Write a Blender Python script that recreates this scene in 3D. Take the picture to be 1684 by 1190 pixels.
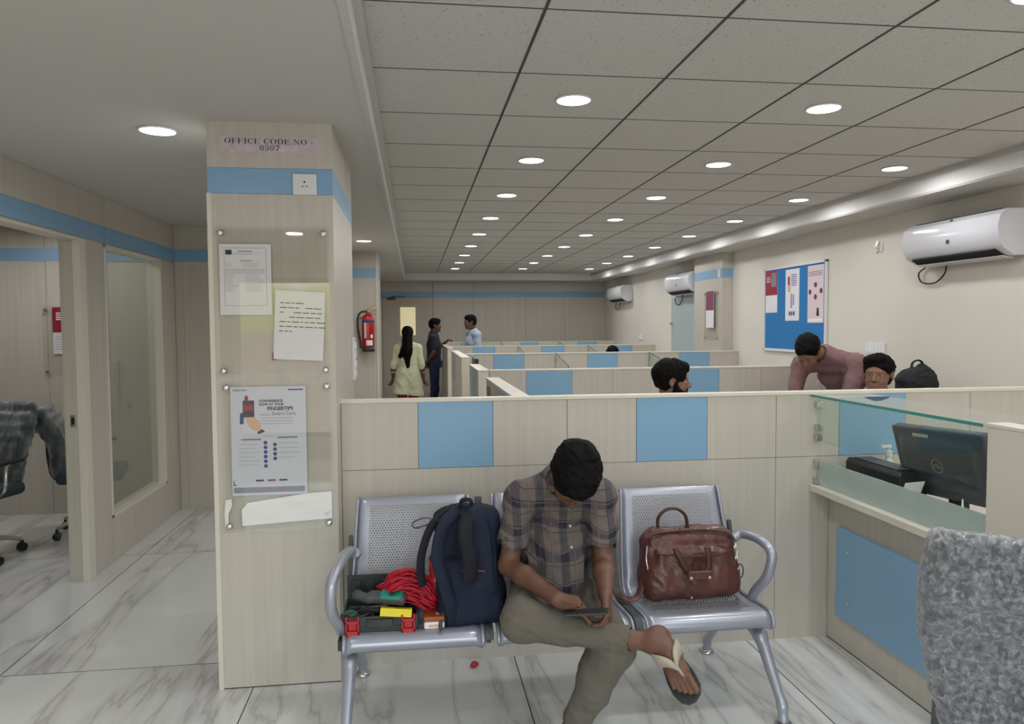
import bpy, math, random
import numpy as np
from mathutils import Vector, Matrix
for o in list(bpy.data.objects): bpy.data.objects.remove(o)
S = bpy.context.scene
COL = S.collection
PI = math.pi
R_ = math.radians

# ---------------------------------------------------------------- camera
CH = 1.6
yaw, pitch, roll = R_(7.457), R_(-2.774), R_(-0.3785)
fw = Vector((math.sin(yaw)*math.cos(pitch), math.cos(yaw)*math.cos(pitch), math.sin(pitch)))
r0 = Vector((math.cos(yaw), -math.sin(yaw), 0)); u0 = r0.cross(fw)
rt = r0*math.cos(roll)+u0*math.sin(roll); up = u0*math.cos(roll)-r0*math.sin(roll)
cd = bpy.data.cameras.new('camera'); cam = bpy.data.objects.new('camera', cd); COL.objects.link(cam)
cd.sensor_width = 36; cd.sensor_fit = 'HORIZONTAL'; cd.lens = 1223.8/1684*36; cd.clip_start = .05; cd.clip_end = 200
cam.matrix_world = Matrix(((rt.x, up.x, -fw.x, 0), (rt.y, up.y, -fw.y, 0), (rt.z, up.z, -fw.z, CH), (0, 0, 0, 1)))
S.camera = cam

# ---------------------------------------------------------------- world, exposure
S.view_settings.view_transform = 'Standard'; S.view_settings.look = 'None'
S.view_settings.exposure = -0.17; S.view_settings.gamma = 1; S.view_settings.use_curve_mapping = False
LAMP_W = 5.8
SKY = 5.5
w = bpy.data.worlds.new('world'); S.world = w; w.use_nodes = True
nt = w.node_tree; nt.nodes.clear()
def nn(nt, t, **k):
    n = nt.nodes.new(t)
    for a, b in k.items():
        if a in n.inputs: n.inputs[a].default_value = b
        else: setattr(n, a, b)
    return n
_tc = nn(nt, 'ShaderNodeTexCoord'); _sx = nn(nt, 'ShaderNodeSeparateXYZ'); nt.links.new(_tc.outputs['Generated'], _sx.inputs[0])
_no = nn(nt, 'ShaderNodeTexNoise', Scale=22.0, Detail=6.0); nt.links.new(_tc.outputs['Generated'], _no.inputs['Vector'])
_ad = nn(nt, 'ShaderNodeMath', operation='MULTIPLY_ADD'); _ad.inputs[1].default_value = .10; nt.links.new(_no.outputs[0], _ad.inputs[0]); nt.links.new(_sx.outputs['Z'], _ad.inputs[2])
_r = nn(nt, 'ShaderNodeValToRGB'); nt.links.new(_ad.outputs[0], _r.inputs[0])
_r.color_ramp.elements[0].position = 0.0; _r.color_ramp.elements[0].color = (.30, .26, .25, 1)
_r.color_ramp.elements[1].position = 0.13; _r.color_ramp.elements[1].color = (.85, .93, 1.0, 1)
e = _r.color_ramp.elements.new(.035); e.color = (.30, .26, .25, 1)
e = _r.color_ramp.elements.new(.045); e.color = (.34, .36, .16, 1)
e = _r.color_ramp.elements.new(.11); e.color = (.55, .58, .30, 1)
_bg = nn(nt, 'ShaderNodeBackground', Strength=SKY); nt.links.new(_r.outputs[0], _bg.inputs[0])
_wo = nn(nt, 'ShaderNodeOutputWorld'); nt.links.new(_bg.outputs[0], _wo.inputs[0])

# ---------------------------------------------------------------- materials
M = {}
def mat(name, col, rough=.5, metal=0, **k):
    m = bpy.data.materials.new(name); m.use_nodes = True; b = m.node_tree.nodes['Principled BSDF']
    b.inputs['Base Color'].default_value = (*col, 1); b.inputs['Roughness'].default_value = rough; b.inputs['Metallic'].default_value = metal
    for a, v in k.items(): b.inputs[a].default_value = v
    M[name] = m; return m
def srgb(r, g, b):
    f = lambda c: (c/255/12.92) if c/255 <= .04045 else ((c/255+.055)/1.055)**2.4
    return (f(r), f(g), f(b))
def vary(m, scale=(1, 1, 1), nscale=5, amt=.15, detail=4, bump=0, bscale=None, dist=0):
    """mottle the base colour with noise, optional bump"""
    t = m.node_tree; b = t.nodes['Principled BSDF']; c = list(b.inputs['Base Color'].default_value)
    tc = nn(t, 'ShaderNodeTexCoord'); mp = nn(t, 'ShaderNodeMapping'); mp.inputs['Scale'].default_value = scale
    t.links.new(tc.outputs['Object'], mp.inputs[0])
    no = nn(t, 'ShaderNodeTexNoise', Scale=nscale, Detail=detail, Distortion=dist); t.links.new(mp.outputs[0], no.inputs['Vector'])
    rp = nn(t, 'ShaderNodeValToRGB'); t.links.new(no.outputs[0], rp.inputs[0])
    rp.color_ramp.elements[0].position = .3; rp.color_ramp.elements[1].position = .7
    rp.color_ramp.elements[0].color = tuple(x*(1-amt) for x in c[:3])+(1,)
    rp.color_ramp.elements[1].color = tuple(min(1, x*(1+amt)) for x in c[:3])+(1,)
    t.links.new(rp.outputs[0], b.inputs['Base Color'])
    if bump:
        n2 = no
        if bscale:
            n2 = nn(t, 'ShaderNodeTexNoise', Scale=bscale, Detail=detail); t.links.new(tc.outputs['Object'], n2.inputs['Vector'])
        bp = nn(t, 'ShaderNodeBump', Strength=bump, Distance=.01); t.links.new(n2.outputs[0], bp.inputs['Height']); t.links.new(bp.outputs[0], b.inputs['Normal'])
    return m
WOODC = srgb(196, 190, 179)
vary(mat('laminate', WOODC, .38), (1, 1, .03), 34, .055, 8, dist=.4)
vary(mat('laminate_warm', srgb(190, 181, 169), .38), (1, 1, .03), 34, .055, 8, dist=.4)
mat('blue', srgb(132, 174, 206), .32)
mat('cream', srgb(218, 213, 198), .35)
mat('seam', (.06, .055, .05), .7)
mat('plaster', srgb(196, 193, 187), .75)
vary(mat('wall_paint', srgb(221, 217, 207), .7), nscale=1.5, amt=.02)
mat('steel', (.62, .61, .58), .25, 1)
mat('chrome', (.8, .8, .8), .08, 1)
mat('black_plastic', (.018, .018, .02), .35)
mat('black_fabric', (.014, .014, .018), .85)
mat('white_plastic', (.78, .78, .78), .25)
mat('dark_hole', (.01, .01, .01), .9)
mat('silver_paint', (.38, .40, .47), .30, .45, **{'Coat Weight': .35, 'Coat Roughness': .12})
mat('dark_grey', (.06, .063, .07), .5)
mat('paper', (.80, .80, .84), .6)
mat('paper_white', (.88, .88, .90), .6)
mat('ink', (.03, .03, .045), .7)
mat('ink_grey', (.25, .25, .3), .7)
mat('purple_ink', srgb(85, 72, 150), .6)
mat('crimson', srgb(150, 20, 50), .5)
def glassmat(name, tint, trans, rough=.02, refl=.08, frost=None):
    m = bpy.data.materials.new(name); m.use_nodes = True; t = m.node_tree; t.nodes.clear()
    o = nn(t, 'ShaderNodeOutputMaterial'); g = nn(t, 'ShaderNodeBsdfGlossy', Roughness=rough); g.inputs['Color'].default_value = (1, 1, 1, 1)
    tr = nn(t, 'ShaderNodeBsdfTransparent'); tr.inputs[0].default_value = (*tint, 1)
    base = tr
    if frost:
        d = nn(t, 'ShaderNodeBsdfDiffuse'); d.inputs[0].default_value = (*frost[0], 1)
        mx = nn(t, 'ShaderNodeMixShader'); mx.inputs[0].default_value = frost[1]; t.links.new(tr.outputs[0], mx.inputs[1]); t.links.new(d.outputs[0], mx.inputs[2]); base = mx
    fr = nn(t, 'ShaderNodeFresnel', IOR=1.5); ge = nn(t, 'ShaderNodeNewGeometry'); iv = nn(t, 'ShaderNodeMath', operation='SUBTRACT'); iv.inputs[0].default_value = 1; t.links.new(ge.outputs['Backfacing'], iv.inputs[1])
    ml = nn(t, 'ShaderNodeMath', operation='MULTIPLY'); t.links.new(fr.outputs[0], ml.inputs[0]); t.links.new(iv.outputs[0], ml.inputs[1])
    mm = nn(t, 'ShaderNodeMixShader'); t.links.new(base.outputs[0], mm.inputs[1]); t.links.new(g.outputs[0], mm.inputs[2]); t.links.new(ml.outputs[0], mm.inputs[0]); t.links.new(mm.outputs[0], o.inputs[0])
    M[name] = m; return m
glassmat('glass', (.90, .95, .93), 1)
glassmat('acrylic', (.97, .97, .96), 1)
glassmat('office_glass', (.86, .88, .84), 1, frost=((.50, .51, .45), .20))
glassmat('frosted', (.85, .92, .90), 1, .15, frost=((.50, .60, .57), .72))
glassmat('glass_edge', (.1, .45, .38), 1, frost=((.05, .30, .25), .9))
glassmat('film', (.86, .88, .90), 1, .12, frost=((.50, .54, .57), .24))
def emis(name, col, st):
    m = bpy.data.materials.new(name); m.use_nodes = True; b = m.node_tree.nodes['Principled BSDF']
    b.inputs['Base Color'].default_value = (*col, 1); b.inputs['Emission Color'].default_value = (*col, 1); b.inputs['Emission Strength'].default_value = st
    M[name] = m
emis('lamp_lens', (1, .99, .96), 6)
emis('lit_pane', srgb(226, 214, 170), .6)
# marble floor
def marble():
    m = mat('marble', srgb(222, 224, 222), .09); t = m.node_tree; b = t.nodes['Principled BSDF']
    tc = nn(t, 'ShaderNodeTexCoord'); mp = nn(t, 'ShaderNodeMapping'); mp.inputs['Rotation'].default_value = (0, 0, R_(-38)); mp.inputs['Scale'].default_value = (1, .14, 1)
    t.links.new(tc.outputs['Object'], mp.inputs[0])
    # shift every tile so that the veins break at the joints
    br = nn(t, 'ShaderNodeTexBrick'); br.offset = 0; br.inputs['Scale'].default_value = 1; br.inputs['Brick Width'].default_value = 1.19; br.inputs['Row Height'].default_value = 1.86
    br.inputs['Mortar Size'].default_value = .0026; br.inputs['Mortar Smooth'].default_value = 0; br.inputs['Color1'].default_value = (0, 0, 0, 1); br.inputs['Color2'].default_value = (1, 1, 1, 1)
    mb = nn(t, 'ShaderNodeMapping'); mb.inputs['Location'].default_value = (1.92+1.19*3, -3.64+1.86*4, 0)
    t.links.new(tc.outputs['Object'], mb.inputs[0]); t.links.new(mb.outputs[0], br.inputs['Vector'])
    va = nn(t, 'ShaderNodeVectorMath', operation='MULTIPLY_ADD'); t.links.new(br.outputs['Color'], va.inputs[0]); va.inputs[1].default_value = (7, 13, 3); t.links.new(mp.outputs[0], va.inputs[2])
    no = nn(t, 'ShaderNodeTexNoise', Scale=3.0, Detail=6.0, Distortion=.4); t.links.new(va.outputs[0], no.inputs['Vector'])
    sb = nn(t, 'ShaderNodeMath', operation='SUBTRACT'); sb.inputs[1].default_value = .5; t.links.new(no.outputs[0], sb.inputs[0])
    ab = nn(t, 'ShaderNodeMath', operation='ABSOLUTE'); t.links.new(sb.outputs[0], ab.inputs[0])
    rp = nn(t, 'ShaderNodeValToRGB'); t.links.new(ab.outputs[0], rp.inputs[0])
    rp.color_ramp.elements[0].color = (*srgb(190, 189, 186), 1); rp.color_ramp.elements[0].position = 0
    rp.color_ramp.elements[1].color = (*srgb(226, 228, 226), 1); rp.color_ramp.elements[1].position = .05
    e = rp.color_ramp.elements.new(.012); e.color = (*srgb(214, 214, 212), 1)
    n2 = nn(t, 'ShaderNodeTexNoise', Scale=1.1, Detail=4.0); t.links.new(va.outputs[0], n2.inputs['Vector'])
    r2 = nn(t, 'ShaderNodeValToRGB'); r2.color_ramp.elements[0].color = (.84, .84, .85, 1); r2.color_ramp.elements[0].position = .3; r2.color_ramp.elements[1].color = (1, 1, 1, 1); r2.color_ramp.elements[1].position = .6
    t.links.new(n2.outputs[0], r2.inputs[0])
    mu = nn(t, 'ShaderNodeMix', data_type='RGBA', blend_type='MULTIPLY'); mu.inputs[0].default_value = 1
    t.links.new(rp.outputs[0], mu.inputs[6]); t.links.new(r2.outputs[0], mu.inputs[7])
    mg = nn(t, 'ShaderNodeMix', data_type='RGBA'); t.links.new(br.outputs['Fac'], mg.inputs[0]); t.links.new(mu.outputs[2], mg.inputs[6]); mg.inputs[7].default_value = (.03, .03, .03, 1)
    t.links.new(mg.outputs[2], b.inputs['Base Color'])
marble()
# speckled ceiling tile
def ctile():
    m = mat('ceiling_tile', srgb(196, 193, 187), .8); t = m.node_tree; b = t.nodes['Principled BSDF']
    tc = nn(t, 'ShaderNodeTexCoord'); no = nn(t, 'ShaderNodeTexNoise', Scale=120.0, Detail=2.0); t.links.new(tc.outputs['Object'], no.inputs['Vector'])
    rp = nn(t, 'ShaderNodeValToRGB'); rp.color_ramp.elements[0].position = .27; rp.color_ramp.elements[1].position = .36
    rp.color_ramp.elements[0].color = (*srgb(120, 116, 110), 1); rp.color_ramp.elements[1].color = (*srgb(198, 196, 190), 1)
    t.links.new(no.outputs[0], rp.inputs[0]); t.links.new(rp.outputs[0], b.inputs['Base Color'])
ctile()
# perforated sheet metal: real see-through holes
def perforated():
    m = mat('perforated', (.38, .40, .47), .30, .45, **{'Coat Weight': .35, 'Coat Roughness': .12}); t = m.node_tree; b = t.nodes['Principled BSDF']; out = [n for n in t.nodes if n.type == 'OUTPUT_MATERIAL'][0]
    uv = nn(t, 'ShaderNodeUVMap'); sx = nn(t, 'ShaderNodeSeparateXYZ'); t.links.new(uv.outputs[0], sx.inputs[0])
    def mth(op, *a):
        n = nn(t, 'ShaderNodeMath', operation=op)
        for i, v in enumerate(a):
            if isinstance(v, (int, float)): n.inputs[i].default_value = v
            else: t.links.new(v, n.inputs[i])
        return n.outputs[0]
    P = .0120; Q = P*.8660254*2
    def lattice(ox, oy):
        fx = mth('SUBTRACT', mth('FRACT', mth('ADD', mth('DIVIDE', sx.outputs[0], P), ox)), .5)
        fy = mth('SUBTRACT', mth('FRACT', mth('ADD', mth('DIVIDE', sx.outputs[1], Q), oy)), .5)
        fx = mth('MULTIPLY', fx, P); fy = mth('MULTIPLY', fy, Q)
        return mth('SQRT', mth('ADD', mth('MULTIPLY', fx, fx), mth('MULTIPLY', fy, fy)))
    d = mth('MINIMUM', lattice(0, 0), lattice(.5, .5))
    hole = mth('LESS_THAN', d, .0042)
    tr = nn(t, 'ShaderNodeBsdfTransparent'); mx = nn(t, 'ShaderNodeMixShader')
    t.links.new(hole, mx.inputs[0]); t.links.new(b.outputs[0], mx.inputs[1]); t.links.new(tr.outputs[0], mx.inputs[2]); t.links.new(mx.outputs[0], out.inputs[0])
perforated()

# ---------------------------------------------------------------- mesh helpers
class MB:
    def __init__(s): s.v = []; s.f = []; s.uv = None
    def add(s, vs, fs):
        n = len(s.v); s.v += [tuple(v) for v in vs]; s.f += [tuple(i+n for i in f) for f in fs]; return s
    def box(s, x0, x1, y0, y1, z0, z1):
        return s.add([(x0,y0,z0),(x1,y0,z0),(x1,y1,z0),(x0,y1,z0),(x0,y0,z1),(x1,y0,z1),(x1,y1,z1),(x0,y1,z1)],
                     [(0,3,2,1),(4,5,6,7),(0,1,5,4),(1,2,6,5),(2,3,7,6),(3,0,4,7)])
    def obox(s, c, ax, ay, az, hx, hy, hz):
        c = Vector(c); ax, ay, az = Vector(ax).normalized(), Vector(ay).normalized(), Vector(az).normalized()
        p = [c+ax*hx*i+ay*hy*j+az*hz*k for k in (-1, 1) for i, j in ((-1,-1),(1,-1),(1,1),(-1,1))]
        return s.add(p, [(0,3,2,1),(4,5,6,7),(0,1,5,4),(1,2,6,5),(2,3,7,6),(3,0,4,7)])
    def tube(s, pts, r, n=12, closed=False, flat=1.0, upv=None):
        pts = [Vector(p) for p in pts]; N = len(pts); rr = r if isinstance(r, (list, tuple)) else [r]*N
        rings = []; prev = None
        for i, p in enumerate(pts):
            if closed: t = pts[(i+1) % N]-pts[i-1]
            else: t = pts[min(i+1, N-1)]-pts[max(i-1, 0)]
            t = t.normalized() if t.length > 1e-9 else Vector((0, 0, 1))
            if prev is None:
                a = Vector(upv) if upv else (Vector((0, 0, 1)) if abs(t.z) < .9 else Vector((1, 0, 0)))
            else: a = prev
            a = (a-t*a.dot(t)).normalized(); b = t.cross(a); prev = a
            rings.append([p+(a*math.cos(2*PI*k/n)*flat+b*math.sin(2*PI*k/n))*rr[i] for k in range(n)])
        vs = [v for g in rings for v in g]; fs = []
        L = N if closed else N-1
        for i in range(L):
            j = (i+1) % N
            for k in range(n):
                k2 = (k+1) % n; fs.append((i*n+k, j*n+k, j*n+k2, i*n+k2))
        if not closed: fs += [tuple(range(n)), tuple((N-1)*n+k for k in reversed(range(n)))]
        return s.add(vs, fs)
    def lathe(s, c, prof, n=24, axis='z'):
        c = Vector(c); vs = []; fs = []
        for r, h in prof:
            for k in range(n):
                a = 2*PI*k/n; x, y = r*math.cos(a), r*math.sin(a)
                vs.append(c+(Vector((x, y, h)) if axis == 'z' else Vector((x, -h, y)) if axis == 'y' else Vector((h, x, y))))
        m = len(prof)
        for i in range(m-1):
            for k in range(n):
                k2 = (k+1) % n; fs.append((i*n+k, i*n+k2, (i+1)*n+k2, (i+1)*n+k))
        fs += [tuple(reversed(range(n))), tuple((m-1)*n+k for k in range(n))]
        return s.add(vs, fs)
    def prism(s, outline, d0, d1, axis='y'):
        f = {'y': lambda a, b, d: (a, d, b), 'x': lambda a, b, d: (d, a, b), 'z': lambda a, b, d: (a, b, d)}[axis]
        n = len(outline); vs = [f(a, b, d0) for a, b in outline]+[f(a, b, d1) for a, b in outline]
        return s.add(vs, [tuple(range(n)), tuple(reversed(range(n, 2*n)))]+[(i, n+i, n+(i+1) % n, (i+1) % n) for i in range(n)])
    def sheet(s, grid):
        n, m = len(grid), len(grid[0]); vs = [p for g in grid for p in g]
        return s.add(vs, [(i*m+j, i*m+j+1, (i+1)*m+j+1, (i+1)*m+j) for i in range(n-1) for j in range(m-1)])
    def xf(s, mt):
        s.v = [tuple(mt @ Vector(v)) for v in s.v]; return s
def obj(name, mb, m, parent=None, bev=0, smooth=False, world=False, solid=0, sub=0):
    me = bpy.data.meshes.new(name)
    vs, fs = (mb.v, mb.f) if isinstance(mb, MB) else mb
    if world and parent is not None:
        L = parent_loc(parent); vs = [(v[0]-L.x, v[1]-L.y, v[2]-L.z) for v in vs]
    me.from_pydata([tuple(v) for v in vs], [], [tuple(f) for f in fs]); me.update()
    import bmesh
    bm = bmesh.new(); bm.from_mesh(me); bmesh.ops.recalc_face_normals(bm, faces=bm.faces); bm.to_mesh(me); bm.free()
    ms = m if isinstance(m, (list, tuple)) else [m]
    for q in ms: me.materials.append(M[q])
    o = bpy.data.objects.new(name, me); COL.objects.link(o)
    if parent is not None: o.parent = parent
    if smooth: me.polygons.foreach_set('use_smooth', [True]*len(me.polygons))
    if solid:
        q = o.modifiers.new('s', 'SOLIDIFY'); q.thickness = solid; q.offset = 0
    if bev:
        q = o.modifiers.new('b', 'BEVEL'); q.width = bev; q.segments = 2; q.limit_method = 'ANGLE'; q.angle_limit = R_(35)
        if not smooth: me.polygons.foreach_set('use_smooth', [True]*len(me.polygons)); q.harden_normals = True
    if sub:
        q = o.modifiers.new('u', 'SUBSURF'); q.levels = sub; q.render_levels = sub
    return o
def parent_loc(p):
    L = Vector(p.location); q = p.parent
    while q is not None: L += Vector(q.location); q = q.parent
    return L
def thing(name, label, cat, loc=(0, 0, 0), rotz=0, group=None):
    o = bpy.data.objects.new(name, None); COL.objects.link(o); o.location = loc; o.rotation_euler = (0, 0, rotz)
    o.empty_display_size = .05; o['label'] = label; o['category'] = cat
    if group: o['group'] = group
    return o
def tag(o, label, cat, group=None):
    o['label'] = label; o['category'] = cat
    if group: o['group'] = group
    return o
def struct(name, mb, m, parent=None, **k):
    o = obj(name, mb, m, parent, **k)
    if parent is None: o['kind'] = 'structure'
    return o
def dup(root, loc, rotz=0, label=None):
    r = root.copy(); COL.objects.link(r); r.location = loc; r.rotation_euler = (0, 0, rotz)
    if label: r['label'] = label
    for ch in list(root.children):
        c = ch.copy(); COL.objects.link(c); c.parent = r
        for g in list(ch.children):
            d = g.copy(); COL.objects.link(d); d.parent = c
    return r
def smoothpath(pts, n=8):
    """Catmull-Rom through points"""
    P = [Vector(p) for p in pts]; P = [P[0]*2-P[1]]+P+[P[-1]*2-P[-2]]; out = []
    for i in range(1, len(P)-2):
        for k in range(n):
            t = k/n; a, b, c, d = P[i-1:i+3]
            out.append(.5*((2*b)+(c-a)*t+(2*a-5*b+4*c-d)*t*t+(3*b-a-3*c+d)*t**3))
    return out+[P[-2]]

# ================================================================ THE ROOM
WX = 3.88      # right wall
BY = 14.9      # back wall
SZ = 2.484     # soffit
TZ = 2.62      # tiled ceiling
RL, RR, RB = -.178, 3.49, 14.45   # recess left / right / back
FY = -2.6      # glazed shop front behind the camera
LX = -2.07     # office wall
struct('floor', MB().box(-5.2, 4.2, FY-.2, 15.2, -.08, 0), 'marble')
struct('ceiling', MB().box(-5.2, RL, FY-.2, 15.2, SZ, SZ+.3).box(RR, 4.2, FY-.2, 15.2, SZ, SZ+.3).box(RL, RR, RB, 15.2, SZ, SZ+.3), 'plaster')
tile_c = struct('ceiling_tiles', MB().box(RL, RR, FY-.2, RB, TZ, TZ+.1), 'ceiling_tile')
g = MB()
for k in range(1, 6):
    x = -.178+.611*k; g.box(x-.0055, x+.0055, FY, RB, TZ-.002, TZ+.002)
struct('trim_1', g, 'seam')
g = MB()
for k in range(-8, 20):
    y = 2.415+.6118*k
    if FY < y < RB: g.box(RL, RR, y-.003, y+.003, TZ-.0015, TZ+.002)
struct('trim_2', g, 'dark_grey')
struct('trim_3', MB().box(RL, RL+.03, FY, RB, TZ-.03, TZ-.001).box(RR-.03, RR, FY, RB, TZ-.03, TZ-.001), 'plaster')
mat('riser_lamplit', srgb(236, 236, 236), .5)  # lamp spill on the recess risers, put into a lighter colour
struct('trim_5', MB().box(RL-.001, RL+.0015, FY, RB, SZ, TZ-.03).box(RR-.0015, RR+.001, FY, RB, SZ, TZ-.03).box(RL, RR, RB-.0015, RB+.001, SZ, TZ-.002), 'riser_lamplit')
# small bead round the recess edge
struct('trim_4', MB().box(RL-.02, RL+.004, FY, RB+.02, SZ-.006, SZ+.01).box(RR-.004, RR+.02, FY, RB+.02, SZ-.006, SZ+.01).box(RL, RR, RB-.004, RB+.02, SZ-.006, SZ+.01), 'plaster')
B0, B1 = 2.178, 2.287
struct('wall_right', MB().box(WX, WX+.15, FY, 15.05, 0, TZ), 'wall_paint')
# back wall : laminate panels, blue band
wb = struct('wall_back', MB().box(-5.1, 4.03, BY+.004, BY+.15, 0, TZ), 'seam')
g = MB(); xs = [-.9, .376, 1.18, 2.24, 3.04, WX]
for a, b in zip([.378]+xs[2:-1], xs[2:]): g.box(a+.002, b-.002, BY, BY+.01, 0, B0)
g.box(-.62, .374, BY, BY+.01, B0-.002, B0)
g.box(-.9, -.618, BY, BY+.01, 0, B0)
for a, b in zip([-.9]+xs[1:-1], xs[1:]): g.box(a+.002, b-.002, BY, BY+.01, B1, SZ)
o = obj('wall_panelling', g, 'laminate', wb)
obj('wall_band', MB().box(-.9, .374, BY-.001, BY+.01, B0+.002, B1-.002).box(.378, WX, BY-.001, BY+.01, B0+.002, B1-.002), 'blue', wb)
# front wall behind the camera, a wide glazed opening to the street
struct('wall_front', MB().box(-5.2, -2.9, FY-.12, FY, 0, TZ).box(3.2, 4.2, FY-.12, FY, 0, TZ).box(-2.9, 3.2, FY-.12, FY, 2.2, TZ).box(-2.9, 3.2, FY-.12, FY, 0, .25), 'wall_paint')
wn = struct('window_2', MB().box(-2.9, 3.2, FY-.09, FY-.03, .25, .31).box(-2.9, 3.2, FY-.09, FY-.03, 2.14, 2.2).box(-2.9, -2.84, FY-.09, FY-.03, .3, 2.15).box(3.14, 3.2, FY-.09, FY-.03, .3, 2.15).box(-.9, -.84, FY-.09, FY-.03, .3, 2.15).box(1.1, 1.16, FY-.09, FY-.03, .3, 2.15), 'dark_grey')
pl = bpy.data.lights.new('window_daylight', 'AREA'); pl.shape = 'RECTANGLE'; pl.size = 6.0; pl.size_y = 1.9; pl.cycles.is_portal = True
po = bpy.data.objects.new('window_daylight', pl); COL.objects.link(po); po.location = (.15, FY-.15, 1.2); po.rotation_euler = (R_(90), 0, 0)
# left office wall (plane X = LX) with door opening and window
TH = .10
g = MB()
def lw(g, y0, y1, z0, z1): g.box(LX-TH, LX-.006, y0, y1, z0, z1)
core = MB(); lw(core, FY, 3.95, 0, SZ); lw(core, 3.95, 4.99, 2.165, SZ); lw(core, 4.99, 5.36, 0, SZ); lw(core, 5.36, 6.5, 0, .30); lw(core, 5.36, 6.5, 2.165, SZ); lw(core, 6.5, 6.85, 0, SZ)
wl = struct('wall_left', core, 'laminate_warm')
g = MB()
def pn(y0, y1, z0, z1): g.box(LX-.008, LX, y0+.0015, y1-.0015, z0+.0015, z1-.0015)
for a, b in ((FY, .9), (.9, 2.4), (2.4, 3.95)): pn(a, b, 0, B0); pn(a, b, B1, SZ)
pn(4.99, 5.36, 0, 2.165); pn(5.36, 6.5, 0, .30); pn(6.5, 6.85, 0, 2.165)
for a, b in ((3.95, 5.0), (5.0, 5.38), (5.38, 6.85)): pn(a, b, B1, SZ)
obj('wall_panelling', g, 'laminate', wl)
g = MB()
for a, b in ((FY, 3.95), (3.95, 5.38), (5.38, 6.85)): g.box(LX-.008, LX+.001, a+.0015, b-.0015, B0, B1)
obj('wall_band', g, 'blue', wl)
obj('wall_head', MB().box(LX-TH, LX+.002, 3.95, 4.99, 2.150, 2.168), 'cream', wl)
# door frame (open doorway) with strike plate
df = struct('door_1', MB().box(LX-TH-.01, LX+.012, 4.965, 5.0, 0, 2.165), 'laminate')
obj('door_edge', MB().box(LX-.03, LX+.014, 4.955, 5.05, 0, 2.165), 'cream', df, bev=.003)
obj('strike_plate', MB().box(LX-.075, LX-.045, 4.96, 4.967, .985, 1.06), 'steel', df)
obj('strike_recess', MB().box(LX-.068, LX-.052, 4.957, 4.968, 1.0, 1.045), 'dark_hole', df)
# office window
wi = struct('window_1', MB().box(LX-TH-.004, LX+.006, 5.36, 5.385, .30, 2.17).box(LX-TH-.004, LX+.006, 6.475, 6.5, .30, 2.17).box(LX-TH-.004, LX+.006, 5.36, 6.5, .30, .325).box(LX-TH-.004, LX+.006, 5.36, 6.5, 2.145, 2.17), 'cream', bev=.003)
obj('glass_pane', MB().box(LX-.06, LX-.052, 5.38, 6.48, .32, 2.15), 'office_glass', wi)
# wall closing the lobby and the office (plane Y = 6.85)
wc = struct('wall_end', MB().box(-5.1, -.75, 6.86, 6.98, 0, TZ), 'laminate_warm')
g = MB()
for a, b in ((-5, -3.9), (-3.9, -3.12), (-3.12, -2.62), (-2.0+.0, -1.6), (-1.6, -.75)):
    g.box(a+.0015, b-.0015, 6.852, 6.865, 0, B0)
g.box(-2.068, -2.0, 6.852, 6.865, 0, B0)
for a, b in ((-5, -3.9), (-3.9, -3.12), (-3.12, -2.17), (-2.17+.1, -1.98), (-1.98, -1.6), (-1.6, -.75)):
    g.box(a+.0015, b-.0015, 6.852, 6.865, B1, SZ)
obj('wall_panelling', g, 'laminate', wc)
obj('wall_band', MB().box(-5, -.75, 6.849, 6.866, B0, B1), 'blue', wc)
d2 = struct('door_2', MB().box(-2.615, -2.18, 6.84, 6.88, .01, 2.172), 'laminate', bev=.002)
obj('door_handle', MB().tube([(-2.55, 6.84, 1.02), (-2.55, 6.80, 1.02), (-2.55, 6.80, 1.30), (-2.55, 6.84, 1.30)], .009, 8), 'steel', d2)
obj('door_lock', MB().lathe((-2.47, 6.84, .93), [(.018, 0), (.018, .012), (.01, .016)], 14, 'y'), 'steel', d2)
obj('door_stop', MB().lathe((-2.47, 6.84, .09), [(.018, 0), (.014, .03), (.02, .035)], 14, 'y'), 'steel', d2)
struct('wall_office_side', MB().box(-5.1, -5.0, FY, 6.86, 0, TZ), 'laminate')
struct('wall_office_front', MB().box(-5.0, LX-TH, 2.9, 3.0, 0, TZ), 'laminate')
# hidden flank of the long hall
struct('wall_hall_left', MB().box(-.9, -.8, 6.98, BY, 0, TZ), 'laminate')

# ---------------------------------------------------------------- columns
def column(name, x0, x1, y0, y1, faces='ft', **k):
    c = struct(name, MB().box(x0+.006, x1-.006, y0+.006, y1, 0, SZ), 'seam')
    g = MB(); e = .0012
    g.box(x0, x1, y0, y0+.006, 0, B0-e).box(x0, x1, y0, y0+.006, B1+e, SZ)
    g.box(x0, x0+.006, y0+.006, y1, 0, B0-e).box(x0, x0+.006, y0+.006, y1, B1+e, SZ)
    g.box(x1-.006, x1, y0+.006, y1, 0, B0-e).box(x1-.006, x1, y0+.006, y1, B1+e, SZ)
    obj('column_cladding', g, 'laminate', c)
    g = MB(); g.box(x0, x1, y0-.0005, y0+.006, B0, B1).box(x0-.0005, x0+.006, y0, y1, B0, B1).box(x1-.006, x1+.0005, y0, y1, B0, B1)
    obj('column_band', g, 'blue', c)
    return c
CX0, CX1, CY0, CY1 = -.872, -.347, 3.366, 4.36
c1 = column('column', CX0, CX1, CY0, CY1)
obj('corner_bead', MB().box(CX0-.004, CX0+.016, CY0-.004, CY0+.002, 0, B0), 'cream', c1)
obj('base_joint', MB().box(CX0, CX1, CY0-.001, CY0, .0, .004), 'seam', c1)
c2 = column('column', -1.1, -.42, 8.95, 9.6)
obj('corner_bead', MB().box(-.44, -.418, 8.944, 8.952, 0, SZ), 'cream', c2)
c3 = column('column', 3.74, WX+.005, 8.72, 9.64)

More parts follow.
